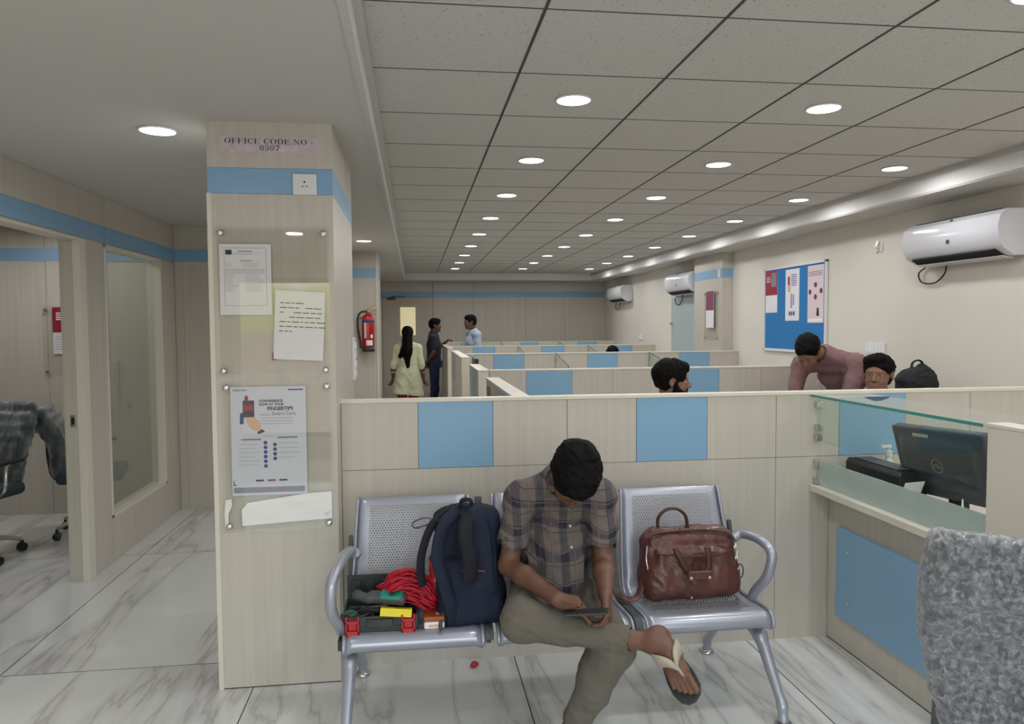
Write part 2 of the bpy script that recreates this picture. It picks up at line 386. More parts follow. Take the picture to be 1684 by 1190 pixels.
# ---------------------------------------------------------------- back door with lit pane
bd = struct('door_3', MB().box(-.612, .374, BY-.006, BY+.012, .01, B0-.006), 'laminate_warm')
obj('vision_pane', MB().box(-.272, .026, BY-.012, BY-.006, 1.43, 1.983), 'lit_pane', bd)
obj('door_closer', MB().box(-.52, -.36, BY-.06, BY-.006, 2.13, 2.17).box(-.44, -.16, BY-.03, BY-.02, 2.185, 2.2), 'dark_grey', bd)
obj('door_jamb', MB().box(.372, .378, BY-.008, BY+.004, 0, SZ), 'seam', bd)
# frosted toilet door on the right wall
rd = struct('door_4', MB().box(WX-.01, WX+.01, 9.65, 10.92, 0, 2.05), 'cream')
mat('frosted_door', srgb(176, 190, 192), .3)
obj('door_leaf', MB().box(WX-.018, WX-.008, 9.66, 10.88, .02, 2.0), 'frosted_door', rd)
obj('door_handle', MB().lathe((WX-.02, 10.83, 1.62), [(.02, -.03), (.02, 0)], 12, 'x').lathe((WX-.02, 10.83, 1.05), [(.03, -.04), (.03, 0)], 12, 'x'), 'steel', rd)

# ---------------------------------------------------------------- downlights
ORD = ['first', 'second', 'third', 'fourth', 'fifth', 'sixth', 'seventh', 'eighth', 'ninth', 'tenth', 'eleventh', 'twelfth', 'thirteenth']
def make_downlight(loc, label):
    t = thing('downlight', label, 'ceiling light', loc, group='round downlights')
    obj('rim', MB().lathe((0, 0, 0), [(.080, 0), (.084, -.003), (.083, -.008), (.075, -.009), (.075, 0)], 32), 'white_plastic', t, smooth=True)
    obj('diffuser', MB().lathe((0, 0, 0), [(.0745, -.0005), (.0745, -.008)], 32), 'lamp_lens', t)
    L = bpy.data.lights.new('lamp', 'AREA'); L.shape = 'DISK'; L.size = .15; L.energy = LAMP_W; L.color = (1, .99, .99); L.spread = R_(175)
    lo = bpy.data.objects.new('lamp', L); COL.objects.link(lo); lo.parent = t; lo.location = (0, 0, -.012)
    return t
dl = make_downlight((.726, 3.345, TZ), 'round ceiling downlight, nearest in the left row of the tiled ceiling')
for nm, x, k0, k1 in (('left', .726, -3, 8), ('middle', 1.93, -3, 8), ('right', 3.14, -3, 8)):
    vis0 = {'left': 0, 'middle': 0, 'right': 1}[nm]
    for k in range(k0, k1+1):
        if nm == 'left' and k == 0: continue
        y = 3.345+1.2285*k
        if k < vis0: lab = f'added unseen downlight overhead in the {nm} row, {ORD[vis0-k-1]} towards the entrance'  # rows carried on out of view, lamps added for their light
        else: lab = f'round ceiling downlight, {ORD[k-vis0]} from the front in the {nm} row of the tiled ceiling'
        dup(dl, (x, y, TZ), 0, lab)
dup(dl, (-1.123, 3.54, SZ), 0, 'round downlight in the plain plaster soffit left of the near column')
dup(dl, (-1.10, 1.5, SZ), 0, 'round downlight in the plaster soffit just in front of the near column')
dup(dl, (-1.10, -.5, SZ), 0, 'round downlight in the plaster soffit closest to the entrance')
dup(dl, (-3.5, 5.9, SZ), 0, 'round downlight in the left office ceiling, farther from the doorway')
dup(dl, (-2.62, 6.25, SZ), 0, 'round downlight in the left office ceiling just inside the window')
dup(dl, (-3.3, 4.3, SZ), 0, 'added unseen downlight in the left office ceiling beside the front wall')  # unseen lamp added to brighten the left office
dup(dl, (-.5, 7.8, SZ), 0, 'round downlight in the plaster soffit above the fire extinguisher')
# ================================================================ sculpting with distance fields
class Field:
    def __init__(s, lo, hi, h):
        s.lo = np.array(lo, float); s.h = h; n = np.ceil((np.array(hi, float)-s.lo)/h).astype(int)+1; s.n = n
        s.ax = [np.float32(s.lo[i]+h*np.arange(n[i])) for i in range(3)]; s.a = np.full(n, 9, np.float32)
    def op(s, fn, lo, hi, k=.01, mode='u'):
        m = k+3*s.h; i0 = np.maximum(0, np.floor((np.array(lo)-m-s.lo)/s.h).astype(int)); i1 = np.minimum(s.n, np.ceil((np.array(hi)+m-s.lo)/s.h).astype(int)+1)
        if (i1 <= i0).any(): return s
        X = s.ax[0][i0[0]:i1[0], None, None]; Y = s.ax[1][None, i0[1]:i1[1], None]; Z = s.ax[2][None, None, i0[2]:i1[2]]
        d = fn(X, Y, Z); sl = tuple(slice(a, b) for a, b in zip(i0, i1)); a = s.a[sl]
        if mode == 'u': q = np.clip(.5+.5*(a-d)/k, 0, 1); s.a[sl] = a+(d-a)*q-k*q*(1-q)
        elif mode == 's': d = -d; q = np.clip(.5-.5*(a-d)/k, 0, 1); s.a[sl] = a+(d-a)*q+k*q*(1-q)
        else: s.a[sl] = np.maximum(a, d)
        return s
    def cone(s, a, b, ra, rb, k=.01, mode='u'):
        a = np.array(a, float); b = np.array(b, float); ab = b-a; L = max(ab@ab, 1e-9); R = max(ra, rb)
        def fn(X, Y, Z):
            t = np.clip(((X-a[0])*ab[0]+(Y-a[1])*ab[1]+(Z-a[2])*ab[2])/L, 0, 1)
            return np.sqrt((X-a[0]-t*ab[0])**2+(Y-a[1]-t*ab[1])**2+(Z-a[2]-t*ab[2])**2)-(ra+(rb-ra)*t)
        return s.op(fn, np.minimum(a, b)-R, np.maximum(a, b)+R, k, mode)
    def ell(s, c, r, R=None, k=.01, mode='u'):
        c = np.array(c, float); r = np.array(r, float); R = np.eye(3) if R is None else np.array(R, float); ext = np.abs(R)@r
        def fn(X, Y, Z):
            dx, dy, dz = X-c[0], Y-c[1], Z-c[2]
            p = [(dx*R[0, i]+dy*R[1, i]+dz*R[2, i]) for i in range(3)]
            k0 = np.sqrt((p[0]/r[0])**2+(p[1]/r[1])**2+(p[2]/r[2])**2); k1 = np.sqrt((p[0]/r[0]**2)**2+(p[1]/r[1]**2)**2+(p[2]/r[2]**2)**2)
            return k0*(k0-1)/np.maximum(k1, 1e-6)
        return s.op(fn, c-ext, c+ext, k, mode)
    def rbox(s, c, hsz, rad, R=None, k=.01, mode='u'):
        c = np.array(c, float); hs = np.array(hsz, float); R = np.eye(3) if R is None else np.array(R, float); ext = np.abs(R)@hs
        def fn(X, Y, Z):
            dx, dy, dz = X-c[0], Y-c[1], Z-c[2]
            q = [np.abs(dx*R[0, i]+dy*R[1, i]+dz*R[2, i])-hs[i]+rad for i in range(3)]
            return np.sqrt(sum(np.maximum(v, 0)**2 for v in q))+np.minimum(np.maximum(np.maximum(q[0], q[1]), q[2]), 0)-rad
        return s.op(fn, c-ext, c+ext, k, mode)
    def noise(s, amp, scale, seed=0, bias=0):
        rs = np.random.RandomState(seed); X, Y, Z = s.ax[0][:, None, None], s.ax[1][None, :, None], s.ax[2][None, None, :]
        near = np.abs(s.a) < amp*4+s.h*3
        i = np.nonzero(near); x, y, z = s.ax[0][i[0]], s.ax[1][i[1]], s.ax[2][i[2]]; v = 0
        for o in range(4):
            f = rs.normal(size=3); f = f/np.linalg.norm(f)*scale*(1.5**o); g = rs.normal(size=3); g = g/np.linalg.norm(g)*scale*(1.5**o)
            v = v+np.sin(x*f[0]+y*f[1]+z*f[2]+rs.rand()*6+1.5*np.sin(x*g[0]+y*g[1]+z*g[2]))/(1.35**o)
        s.a[i] += (amp*v*.5+bias).astype(np.float32); return s
    def clipz(s, fn): s.a = np.maximum(s.a, fn(s.ax[0][:, None, None], s.ax[1][None, :, None], s.ax[2][None, None, :]).astype(np.float32)); return s
    def mesh(s):
        a = s.a; a[0] = a[-1] = 9; a[:, 0] = a[:, -1] = 9; a[:, :, 0] = a[:, :, -1] = 9
        ins = a < 0; nx, ny, nz = a.shape
        cnt = np.zeros((nx-1, ny-1, nz-1), np.int8)
        offs = [(i, j, k) for i in (0, 1) for j in (0, 1) for k in (0, 1)]
        for i, j, k in offs: cnt += ins[i:nx-1+i, j:ny-1+j, k:nz-1+k]
        act = np.nonzero((cnt > 0) & (cnt < 8)); idx = np.full(cnt.shape, -1, np.int32); N = len(act[0]); idx[act] = np.arange(N)
        val = {o: a[act[0]+o[0], act[1]+o[1], act[2]+o[2]] for o in offs}
        P = np.zeros((N, 3)); C = np.zeros(N)
        for o in offs:
            for ax in range(3):
                if o[ax] == 0:
                    o2 = list(o); o2[ax] = 1; o2 = tuple(o2); A, B = val[o], val[o2]; m = (A < 0) != (B < 0)
                    t = np.where(m, A/np.where(m, A-B, 1), 0); q = np.tile(np.array(o, float), (N, 1)); q[:, ax] = t
                    P[m] += q[m]; C[m] += 1
        P = (P/C[:, None]+np.stack(act, 1))*s.h+s.lo
        F = []
        for ax in range(3):
            b, c = [(1, 2), (2, 0), (0, 1)][ax]
            s0 = [slice(None)]*3; s1 = [slice(None)]*3; s0[ax] = slice(0, -1); s1[ax] = slice(1, None)
            A, B = ins[tuple(s0)], ins[tuple(s1)]; e = np.stack(np.nonzero(A != B), 1)
            e = e[(e[:, b] > 0) & (e[:, c] > 0) & (e[:, b] < a.shape[b]-1) & (e[:, c] < a.shape[c]-1)]
            fl = A[e[:, 0], e[:, 1], e[:, 2]]
            def cell(db, dc):
                q = e.copy(); q[:, b] -= db; q[:, c] -= dc; return idx[q[:, 0], q[:, 1], q[:, 2]]
            Q = np.stack([cell(1, 1), cell(0, 1), cell(0, 0), cell(1, 0)], 1); Q[~fl] = Q[~fl][:, ::-1]; F.append(Q)
        return P, np.concatenate(F)
def fobj(name, field, m, parent=None, smooth_it=2, mats=None):
    P, F = field.mesh(); 
    if parent is not None: L = parent_loc(parent); P = P-np.array(L)
    me = bpy.data.meshes.new(name); me.vertices.add(len(P)); me.vertices.foreach_set('co', P.astype(np.float32).ravel())
    me.loops.add(F.size); me.loops.foreach_set('vertex_index', F.astype(np.int32).ravel())
    me.polygons.add(len(F)); me.polygons.foreach_set('loop_start', np.arange(0, F.size, 4, dtype=np.int32))
    me.polygons.foreach_set('use_smooth', np.ones(len(F), bool)); me.update(calc_edges=True); me.validate()
    me.materials.append(M[m]); o = bpy.data.objects.new(name, me); COL.objects.link(o)
    if parent is not None: o.parent = parent
    if smooth_it:
        q = o.modifiers.new('s', 'SMOOTH'); q.factor = .5; q.iterations = smooth_it
    return o

V = lambda *a: np.array(a, float)
def unit(v): v = np.array(v, float); return v/np.linalg.norm(v)
def frame(f, u):
    """columns right, forward, up"""
    f = unit(f); u = np.array(u, float); u = unit(u-f*(u@f)); r = np.cross(f, u); return np.stack([r, f, u], 1)
def head(F, c, R, H=1.0, ears=True, chin=1.0):
    g = lambda x, y, z: c+R@(V(x, y, z)*H)
    e = lambda p, r, k=.012, mode='u': F.ell(g(*p), V(*r)*H, R, k*H, mode)
    e((0, -.012, .03), (.074, .094, .083)); e((0, .028, -.03), (.060, .060, .084), .03); e((0, .046, -.085*chin), (.043, .040, .030), .03)
    e((0, .078, .020), (.048, .014, .010), .012)
    for s_ in (-1, 1): e((.031*s_, .093, -.002), (.016, .011, .010), .010, 's')
    for s_ in (-1, 1): e((.034*s_, .062, -.038), (.020, .020, .018), .02)
    for s_ in (-1, 1): e((.031*s_, .076, .0065), (.0145, .0125, .0072), .003); e((.031*s_, .076, -.0125), (.0135, .0115, .0055), .003)
    F.cone(g(0, .084, .006), g(0, .104, -.030), .007*H, .012*H, .010*H)
    for s_ in (-1, 1): e((.011*s_, .094, -.034), (.008, .009, .007), .006)
    e((0, .088, -.058), (.024, .008, .006), .005); e((0, .087, -.069), (.020, .009, .007), .005); e((0, .100, -.0635), (.024, .008, .0015), .002, 's')
    e((0, .076, -.098*chin), (.020, .017, .015), .014)
    if ears:
        for s_ in (-1, 1):
            e((.077*s_, -.006, -.006), (.008, .018, .031), .006); e((.084*s_, .0, -.004), (.006, .010, .018), .004, 's')
def eyes(parent, c, R, H=1.0, lid=0.0):
    L = np.array(parent_loc(parent)); g = lambda x, y, z: c+R@(V(x, y-.0005, z)*H)-L
    b = MB(); f = MB()
    for s_ in (-1, 1):
        b.lathe(tuple(V(0, 0, 0)), [(.0001, -.0115*H)]+[(.0115*H*math.cos(t), .0115*H*math.sin(t)) for t in np.linspace(-1.4, 1.4, 9)]+[(.0001, .0115*H)], 14)
        n = len(b.v)//2 if s_ == 1 else 0
        k = len(b.v)-n; b.v[n:] = [tuple(np.array(v)+g(.031*s_, .0745, -.002)) for v in b.v[n:]]
        ce = V(.031*s_, .0745, -.002)
        ring = [tuple(g(*(ce+V(.0055*math.cos(t), .0113, .0055*math.sin(t)-.001)))) for t in np.linspace(0, 2*PI, 13)[:-1]]
        f.add(ring, [tuple(range(12))])
    eo = obj('eyes', b, 'eye_white', parent, smooth=True); obj('iris', f, 'ink', eo); return eo
def hair_short(parent, c, R, H=1.0, seed=1, h=.0035, low=-.045, front=.070, vol=1.0, part=0):
    g = lambda x, y, z: c+R@(V(x, y, z)*H)
    F = Field(c-.16*H, c+.16*H, h)
    F.ell(g(0, -.018, .036), V(.0855, .103, .091)*H*vol, R, .01); F.ell(g(part, .04, .085), V(.055, .05, .032)*H*vol, R, .03)
    F.ell(g(0, -.055, -.02), V(.068, .052, .07)*H, R, .02)
    F.noise(.0045*H, 75, seed); F.noise(.0011*H, 260, seed+3)
    F.ell(g(0, .125, -.045), V(.088, .082, .088)*H, R, .012, 's')
    F.ell(g(0, .12, .02), V(.056, .052, .040)*H, R, .012, 's')
    for s_ in (-1, 1): F.ell(g(.085*s_, .004, -.012), V(.03, .024, .032)*H, R, .008, 's')
    n = R[:, 2]; q = R[:, 1]
    F.clipz(lambda X, Y, Z: -((X-c[0])*(n[0]+.35*q[0])+(Y-c[1])*(n[1]+.35*q[1])+(Z-c[2])*(n[2]+.35*q[2])-(low-.035)*H))
    return fobj('hair', F, 'hair', parent, 1)
def hand(F, w, d, n, side, curl=(.5, .6, .4), H=1.0, spread=.12, thumb=(.55, .75, .35), tcurl=.5, r=1.0):
    """w wrist, d finger direction, n palm normal (the way the palm faces), side +1/-1 picks the thumb side"""
    d = unit(d); n = unit(n-d*(np.array(n)@d)); s = np.cross(d, n)*side
    P = lambda a, b, c: w+(d*a+s*b+n*c)*H
    for i, (b0, b1) in enumerate(((.016, .030), (.006, .010), (-.005, -.010), (-.014, -.028))):
        F.cone(P(0, b0, 0), P(.085-(.004 if i in (0,) else .012 if i == 3 else 0), b1, 0), .017*H, .0125*H, .012*H)
    L = ((.044, .025, .021), (.048, .029, .022), (.045, .027, .022), (.035, .020, .019))
    tips = []
    for i, b1 in enumerate((.030, .0105, -.0105, -.029)):
        p = P(.083-(.012 if i == 3 else 0), b1, 0); a = 0; sp = (1.5-i)*spread*.5; dd = unit(d+s*sp); c_ = curl[i] if isinstance(curl[0], (tuple, list)) else curl
        for j in range(3):
            a += c_[j]*(1+.08*i); q = p+(dd*math.cos(a)+n*math.sin(a))*L[i][j]*H
            F.cone(p, q, (.0095-.0008*j)*H*r, (.0088-.0010*j)*H*r, .003*H); p = q
        tips.append(p)
    tp = P(.022, .022, .006); td = unit(d*thumb[0]+s*thumb[1]+n*thumb[2])
    q = tp+td*.045*H; F.cone(tp, q, .0155*H, .0115*H, .010*H)
    td2 = unit(td+d*.35+n*tcurl*.3-s*.25); q2 = q+td2*.030*H; F.cone(q, q2, .0112*H, .0100*H, .004*H)
    q3 = q2+unit(td2+n*tcurl*.35-s*.15)*.022*H; F.cone(q2, q3, .0100*H, .0080*H, .004*H)
    return tips
def limb(F, a, b, c, ra, rb, rc, k=.02, bulge=0):
    F.cone(a, b, ra, rb, k); F.cone(b, c, rb*1.02, rc, k)
    if bulge: a_, b_ = np.array(b), np.array(c); F.ell(a_+(b_-a_)*.3, (rb*1.12,)*3, None, .03)
def arm_skin(F, sh, el, wr, s=1.0):
    sh, el, wr = map(np.array, (sh, el, wr))
    F.cone(sh, el, .050*s, .038*s, .02); F.cone(el, el+(wr-el)*.35, .038*s, .040*s, .02); F.cone(el+(wr-el)*.35, wr, .040*s, .026*s, .02)
def foot(F, an, heel, toe, up_, wd, H=1.0, toes=True):
    """bare foot; up_ = away from the sole, wd = towards the big toe side"""
    an, heel, toe = map(np.array, (an, heel, toe)); f = unit(toe-heel); u = unit(up_-f*(np.array(up_)@f)); s = np.cross(f, u); s = s*(1 if s@np.array(wd) > 0 else -1); L = np.linalg.norm(toe-heel)
    P = lambda a, b, c: heel+f*a*L+s*b+u*c
    F.ell(P(.10, 0, .026), (.03, .03, .028), None, .02); F.cone(an, P(.12, 0, .03), .031, .028, .02)
    F.cone(an, P(.42, .008, .04), .030, .025, .03); F.cone(P(.42, .008, .036), P(.70, .012, .02), .026, .018, .03)
    F.cone(P(.15, -.004, .022), P(.68, -.022, .014), .024, .015, .03); F.cone(P(.15, .004, .022), P(.68, .024, .016), .024, .017, .03)
    for i, (b, l, r) in enumerate(((.030, .98, .0125), (.011, .97, .0088), (-.005, .93, .0082), (-.019, .88, .0078), (-.032, .82, .0078))):
        F.cone(P(.68, b*.9, .016), P(l, b, .012), r*1.05, r, .004)
    return P
mat('eye_white', (.40, .37, .34), .3)
vary(mat('hair', (.0035, .003, .003), .7, **{'Specular IOR Level': .12}), nscale=60, amt=.3)
mat('skin', srgb(134, 97, 78), .5, **{'Subsurface Weight': .06, 'Subsurface Radius': (.012, .005, .003)}); vary(M['skin'], nscale=18, amt=.05, bump=.08, bscale=220)
mat('skin_deep', srgb(100, 70, 57), .5); vary(M['skin_deep'], nscale=18, amt=.05)
mat('nail', srgb(190, 140, 120), .35)
def bound(pts, m): P = np.array(pts, float); return P.min(0)-m, P.max(0)+m
def torso(F, J, ex=0.0, w=1.0, k=.04):
    sp = unit(J['chest']-J['pelvis']); sd = unit(J['shL']-J['shR']); f = unit(np.cross(sp, sd)); R = np.stack([unit(np.cross(f, sp)), f, sp], 1)
    mid = (J['chest']+J['pelvis'])/2
    F.ell(J['pelvis'], V(.165*w+ex, .115+ex, .11+ex), R, k); F.ell(mid, V(.148*w+ex, .108+ex, .16+ex), R, k); F.ell(J['chest'], V(.165*w+ex, .112+ex, .15+ex), R, k)
    F.cone(J['shR'], J['shL'], .052+ex, .052+ex, k); F.cone(J['neck'], (J['shR']*.6+J['neck']*.4), .05+ex, .045+ex, k); F.cone(J['neck'], (J['shL']*.6+J['neck']*.4), .05+ex, .045+ex, k)
    return R
def person(label, J, look, shirt, trousers, skin='skin', h=.006, sleeve=1.0, hs=1.0, seed=1, group=None, hairf=True, hands=None, shoes='black_plastic', ex=.016, hair_kw={}, wrinkle=.003, torso_w=1.0, collar=.03, legs=True, chin=1.0):
    """one continuous body with clothes and hair as parts"""
    J = {a: np.array(b, float) for a, b in J.items()}
    base = ((J['pelvis'][0]), (J['pelvis'][1]), 0)
    t = thing('person', label, 'person', base, group=group)
    allp = list(J.values()); lo, hi = bound(allp, .2); lo[2] = max(lo[2], -.02)
    R = frame(*look); F = Field(lo, hi, h)
    torso(F, J, -.006, torso_w)
    F.cone(J['neck'], J['head']+R@V(0, -.03, -.05)*hs, .058, .050, .02); head(F, J['head'], R, hs, chin=chin)
    for s in 'RL':
        arm_skin(F, J['sh'+s], J['el'+s], J['wr'+s])
        if hands and hands.get(s): hd = hands[s]; hand(F, J['wr'+s], *hd[0], **hd[1])
        else: hand(F, J['wr'+s], J['wr'+s]-J['el'+s], V(0, 0, -1) if abs(unit(J['wr'+s]-J['el'+s])[2]) < .8 else V(1 if s == 'R' else -1, 0, 0), 1 if s == 'R' else -1)
        if legs:
            limb(F, J['hip'+s], J['kn'+s], J['an'+s], .080, .052, .036, .03)
            F.cone(J['an'+s], J['toe'+s], .034, .028, .02)
    fobj('body', F, skin, t, 2); eyes(t, J['head'], R, hs)
    if hairf: hair_short(t, J['head'], R, hs, seed, **hair_kw)
    # shirt
    sp_ = [J[k] for k in ('chest', 'pelvis', 'shR', 'shL', 'elR', 'elL', 'neck', 'wrR', 'wrL')]; lo, hi = bound(sp_, .22)
    F = Field(lo, hi, h); torso(F, J, ex, torso_w)
    for s in 'RL':
        sh, el, wr = J['sh'+s], J['el'+s], J['wr'+s]
        if sleeve <= 1: e = sh+(el-sh)*sleeve; F.cone(sh, e, .064, .058, .03)
        else: e = el+(wr-el)*(sleeve-1); F.cone(sh, el, .064, .050, .03); F.cone(el, e, .050, .036, .02)
    F.cone(J['neck']+V(0, 0, .0), J['neck']+unit(J['head']-J['neck'])*collar, .070, .066, .02)
    F.noise(wrinkle, 34, seed)
    F.cone(J['neck']+unit(J['head']-J['neck'])*(collar-.01), J['head'], .060, .075, .006, 's')
    if sleeve <= 1:
        for s in 'RL':
            sh, el = J['sh'+s], J['el'+s]; e = sh+(el-sh)*sleeve; d = unit(el-sh); F.cone(e+d*.0, e+d*.12, .052, .056, .004, 's'); F.cone(e+d*.063, e+d*.13, .066, .07, .004, 's')
    so = fobj('shirt', F, shirt, t, 1)
    if legs:
        lp = [J[k] for k in ('pelvis', 'hipR', 'hipL', 'knR', 'knL', 'anR', 'anL')]; lo, hi = bound(lp, .17); lo[2] = max(lo[2], .01)
        F = Field(lo, hi, h)
        F.ell(J['pelvis']-V(0, 0, .03), (.165*torso_w, .118, .10), None, .03)
        for s in 'RL': limb(F, J['hip'+s], J['kn'+s], J['an'+s]*.93+J['kn'+s]*.07, .094, .070, .055, .03)
        F.noise(wrinkle, 30, seed+1); fobj('trousers', F, trousers, t, 1)
        g = MB()
        for s in 'RL':
            a, b = J['an'+s], J['toe'+s]; f = unit(V(*(b-a)[:2], 0)); 
            z0 = .0
            F2 = Field(*bound([a, b], .1), .006); F2.cone(V(*(a-f*.03)[:2], .035), V(*(b+f*.02)[:2], .03), .038, .032, .02); F2.clipz(lambda X, Y, Z: -(Z-.001)+0*X+0*Y); fobj('shoe', F2, shoes, t, 0)
    return t, J, R
def stand(x, y, face, H=1.72, lean=0.0):
    """neutral standing joints; face = facing angle (0 = +Y, clockwise)"""
    s = H/1.72; f = V(math.sin(face), math.cos(face), 0); r = V(math.cos(face), -math.sin(face), 0); o = V(x, y, 0); u = V(0, 0, 1)
    P = lambda a, b, c: o+(r*a+f*b+u*c)*s
    J = dict(head=P(0, .03, 1.60), neck=P(0, -.01, 1.44), chest=P(0, 0, 1.26), pelvis=P(0, 0, .97), shR=P(.17, -.01, 1.395), shL=P(-.17, -.01, 1.395), elR=P(.22, -.02, 1.10), elL=P(-.22, -.02, 1.10), wrR=P(.23, .04, .85), wrL=P(-.23, .04, .85),
             hipR=P(.09, 0, .92), hipL=P(-.09, 0, .92), knR=P(.10, .01, .50), knL=P(-.10, .01, .50), anR=P(.10, -.03, .09), anL=P(-.10, -.03, .09), toeR=P(.12, .12, .035), toeL=P(-.12, .12, .035))
    return J, f, P
def sit(x, y, face, H=1.72, seat=.46):
    s = H/1.72; f = V(math.sin(face), math.cos(face), 0); r = V(math.cos(face), -math.sin(face), 0); o = V(x, y, 0); u = V(0, 0, 1)
    P = lambda a, b, c: o+(r*a+f*b)*s+u*c
    z = seat
    J = dict(head=P(0, .10, z+.76), neck=P(0, .03, z+.60), chest=P(0, 0, z+.41), pelvis=P(0, 0, z+.12), shR=P(.17, .02, z+.55), shL=P(-.17, .02, z+.55), elR=P(.21, .06, z+.27), elL=P(-.21, .06, z+.27), wrR=P(.13, .30, z+.30), wrL=P(-.13, .30, z+.30),
             hipR=P(.09, 0, z+.09), hipL=P(-.09, 0, z+.09), knR=P(.12, .42, z+.09), knL=P(-.12, .42, z+.09), anR=P(.12, .40, .09), anL=P(-.12, .40, .09), toeR=P(.13, .55, .035), toeL=P(-.13, .55, .035))
    return J, f, P
# ================================================================ lettering
def text_mb(txt, size, align='LEFT', bold=0):
    c = bpy.data.curves.new('t', 'FONT'); c.body = txt; c.size = size; c.align_x = align; c.offset = bold; c.resolution_u = 3
    o = bpy.data.objects.new('t', c); COL.objects.link(o); bpy.context.view_layer.update()
    me = bpy.data.meshes.new_from_object(o.evaluated_get(bpy.context.evaluated_depsgraph_get())); bpy.data.objects.remove(o)
    return [(v.co.x, v.co.y) for v in me.vertices], [tuple(p.vertices) for p in me.polygons]
def serif(txt, H):
    """bold serif capitals and digits as thin polygons; returns 2D verts, faces and width"""
    V2, F2 = [], []; x = 0
    def rect(a, b, c, d): n = len(V2); V2.extend([(x+a*H, c*H), (x+b*H, c*H), (x+b*H, d*H), (x+a*H, d*H)]); F2.append((n, n+1, n+2, n+3))
    def quad(*p): n = len(V2); V2.extend([(x+a*H, b*H) for a, b in p]); F2.append(tuple(range(n, n+len(p))))
    def ring(cx, cy, rx, ry, tx, ty, a0=0, a1=360, n=20):
        k = len(V2)
        for i in range(n+1):
            t = R_(a0+(a1-a0)*i/n); V2.append((x+(cx+rx*math.cos(t))*H, (cy+ry*math.sin(t))*H)); V2.append((x+(cx+(rx-tx)*math.cos(t))*H, (cy+(ry-ty)*math.sin(t))*H))
        for i in range(n): F2.append((k+2*i, k+2*i+2, k+2*i+3, k+2*i+1))
    for ch in txt:
        if ch == 'O': ring(.5, .5, .46, .52, .19, .05); w = 1.04
        elif ch in 'FE':
            rect(.10, .28, 0, 1); rect(0, .38, 0, .05); rect(0, .80, .95, 1); rect(.28, .62, .48, .54); rect(.56, .61, .36, .66); rect(.75, .80, .72, 1); w = .88
            if ch == 'E': rect(0, .84, 0, .05); rect(.79, .84, 0, .28); w = .92
        elif ch == 'I': rect(.12, .30, 0, 1); rect(.02, .40, 0, .05); rect(.02, .40, .95, 1); w = .46
        elif ch == 'C': ring(.52, .5, .46, .52, .19, .05, 48, 312); rect(.78, .83, .66, 1); rect(.80, .84, .05, .2); w = .96
        elif ch == 'D': rect(.10, .28, 0, 1); rect(0, .45, 0, .05); rect(0, .45, .95, 1); ring(.42, .5, .50, .5, .19, .05, -90, 90); w = 1.0
        elif ch == 'N': rect(.12, .18, 0, 1); rect(.02, .30, 0, .05); rect(0, .2, .95, 1); quad((.06, 1), (.30, 1), (.88, 0), (.76, 0)); rect(.80, .86, 0, 1); rect(.70, .98, .95, 1); w = 1.04
        elif ch == '0': ring(.36, .5, .32, .52, .15, .05); w = .76
        elif ch == '5': rect(.16, .66, .88, 1); rect(.12, .18, .52, 1); ring(.32, .32, .34, .34, .16, .07, -150, 130); w = .76
        elif ch == '7': rect(.06, .70, .87, 1); rect(.04, .10, .72, .98); quad((.58, .9), (.70, .9), (.40, 0), (.22, 0)); w = .76
        elif ch == '-': rect(.05, .38, .34, .44); w = .46
        else: w = .38
        x += (w+.05)*H
    return V2, F2, x
def flat(mb2, org, ex, ez, name, m, parent, sx=1, sy=1):
    """put 2D lettering on a plane"""
    vs, fs = mb2[:2]; org, ex, ez = Vector(org), Vector(ex), Vector(ez); mb = MB(); mb.add([org+ex*a*sx+ez*b*sy for a, b in vs], fs)
    me = bpy.data.meshes.new(name); me.from_pydata([tuple(v) for v in mb.v], [], mb.f); me.materials.append(M[m]); o = bpy.data.objects.new(name, me); COL.objects.link(o)
    if parent is not None: o.parent = parent
    return o
# ================================================================ things on the near column
SY = CY0
sg = thing('paper_sign', 'grey paper strip reading OFFICE CODE NO - 0507 on the column', 'sign', (-.610, SY, 2.355))
vary(mat('sign_paper', srgb(205, 192, 196), .5), nscale=30, amt=.12)
obj('paper', MB().box(-.205, .205, -.0018, -.0006, 0, .064), 'sign_paper', sg)
a = serif('OFFICE CODE NO -', .0225); k_ = .375/a[2]
flat(a, (-.188, -.0024, .036), (1, 0, 0), (0, 0, 1), 'lettering', 'ink', sg, sx=k_)
a = serif('0507', .023); flat(a, (-.042, -.0024, .008), (1, 0, 0), (0, 0, 1), 'lettering', 'ink', sg, sx=1.15)
sk = thing('power_socket', 'white square socket plate on the blue band of the near column', 'socket', (-.4645, SY, 2.220))
obj('plate', MB().box(-.050, .050, -.012, -.0005, -.045, .045), 'white_plastic', sk, bev=.003)
g = MB()
for x, z, r in ((0, .010, .0042), (-.009, -.009, .003), (.009, -.009, .003)): g.lathe((x, -.0118, z), [(r, -.0005), (r, .001)], 12, 'y')
obj('socket_holes', g, 'dark_hole', sk)
def standoff(parent, x, y, z, out=(0, -1, 0)):
    return obj('standoff', MB().lathe((x, y, z), [(.0075, -.018), (.0075, .006), (.0135, .006), (.0135, .014), (.010, .017), (.004, .0175)], 18, 'y'), 'steel', parent, smooth=True)
def acrylic(name, label, x0, x1, z0, z1, y=None):
    y = SY-.020 if y is None else y
    t = thing(name, label, 'display board', ((x0+x1)/2, SY, z0)); w_ = (x1-x0)/2; h_ = z1-z0
    obj('acrylic_sheet', MB().box(-w_, w_, -.020, -.016, 0, h_), 'acrylic', t, bev=.0006)
    obj('back_sheet', MB().box(-w_+.012, w_-.012, -.0095, -.0075, .012, h_-.012), 'acrylic', t)
    for sx in (-1, 1):
        for z in (.028, h_-.028): standoff(t, sx*(w_-.026), -.0125, z)
    return t
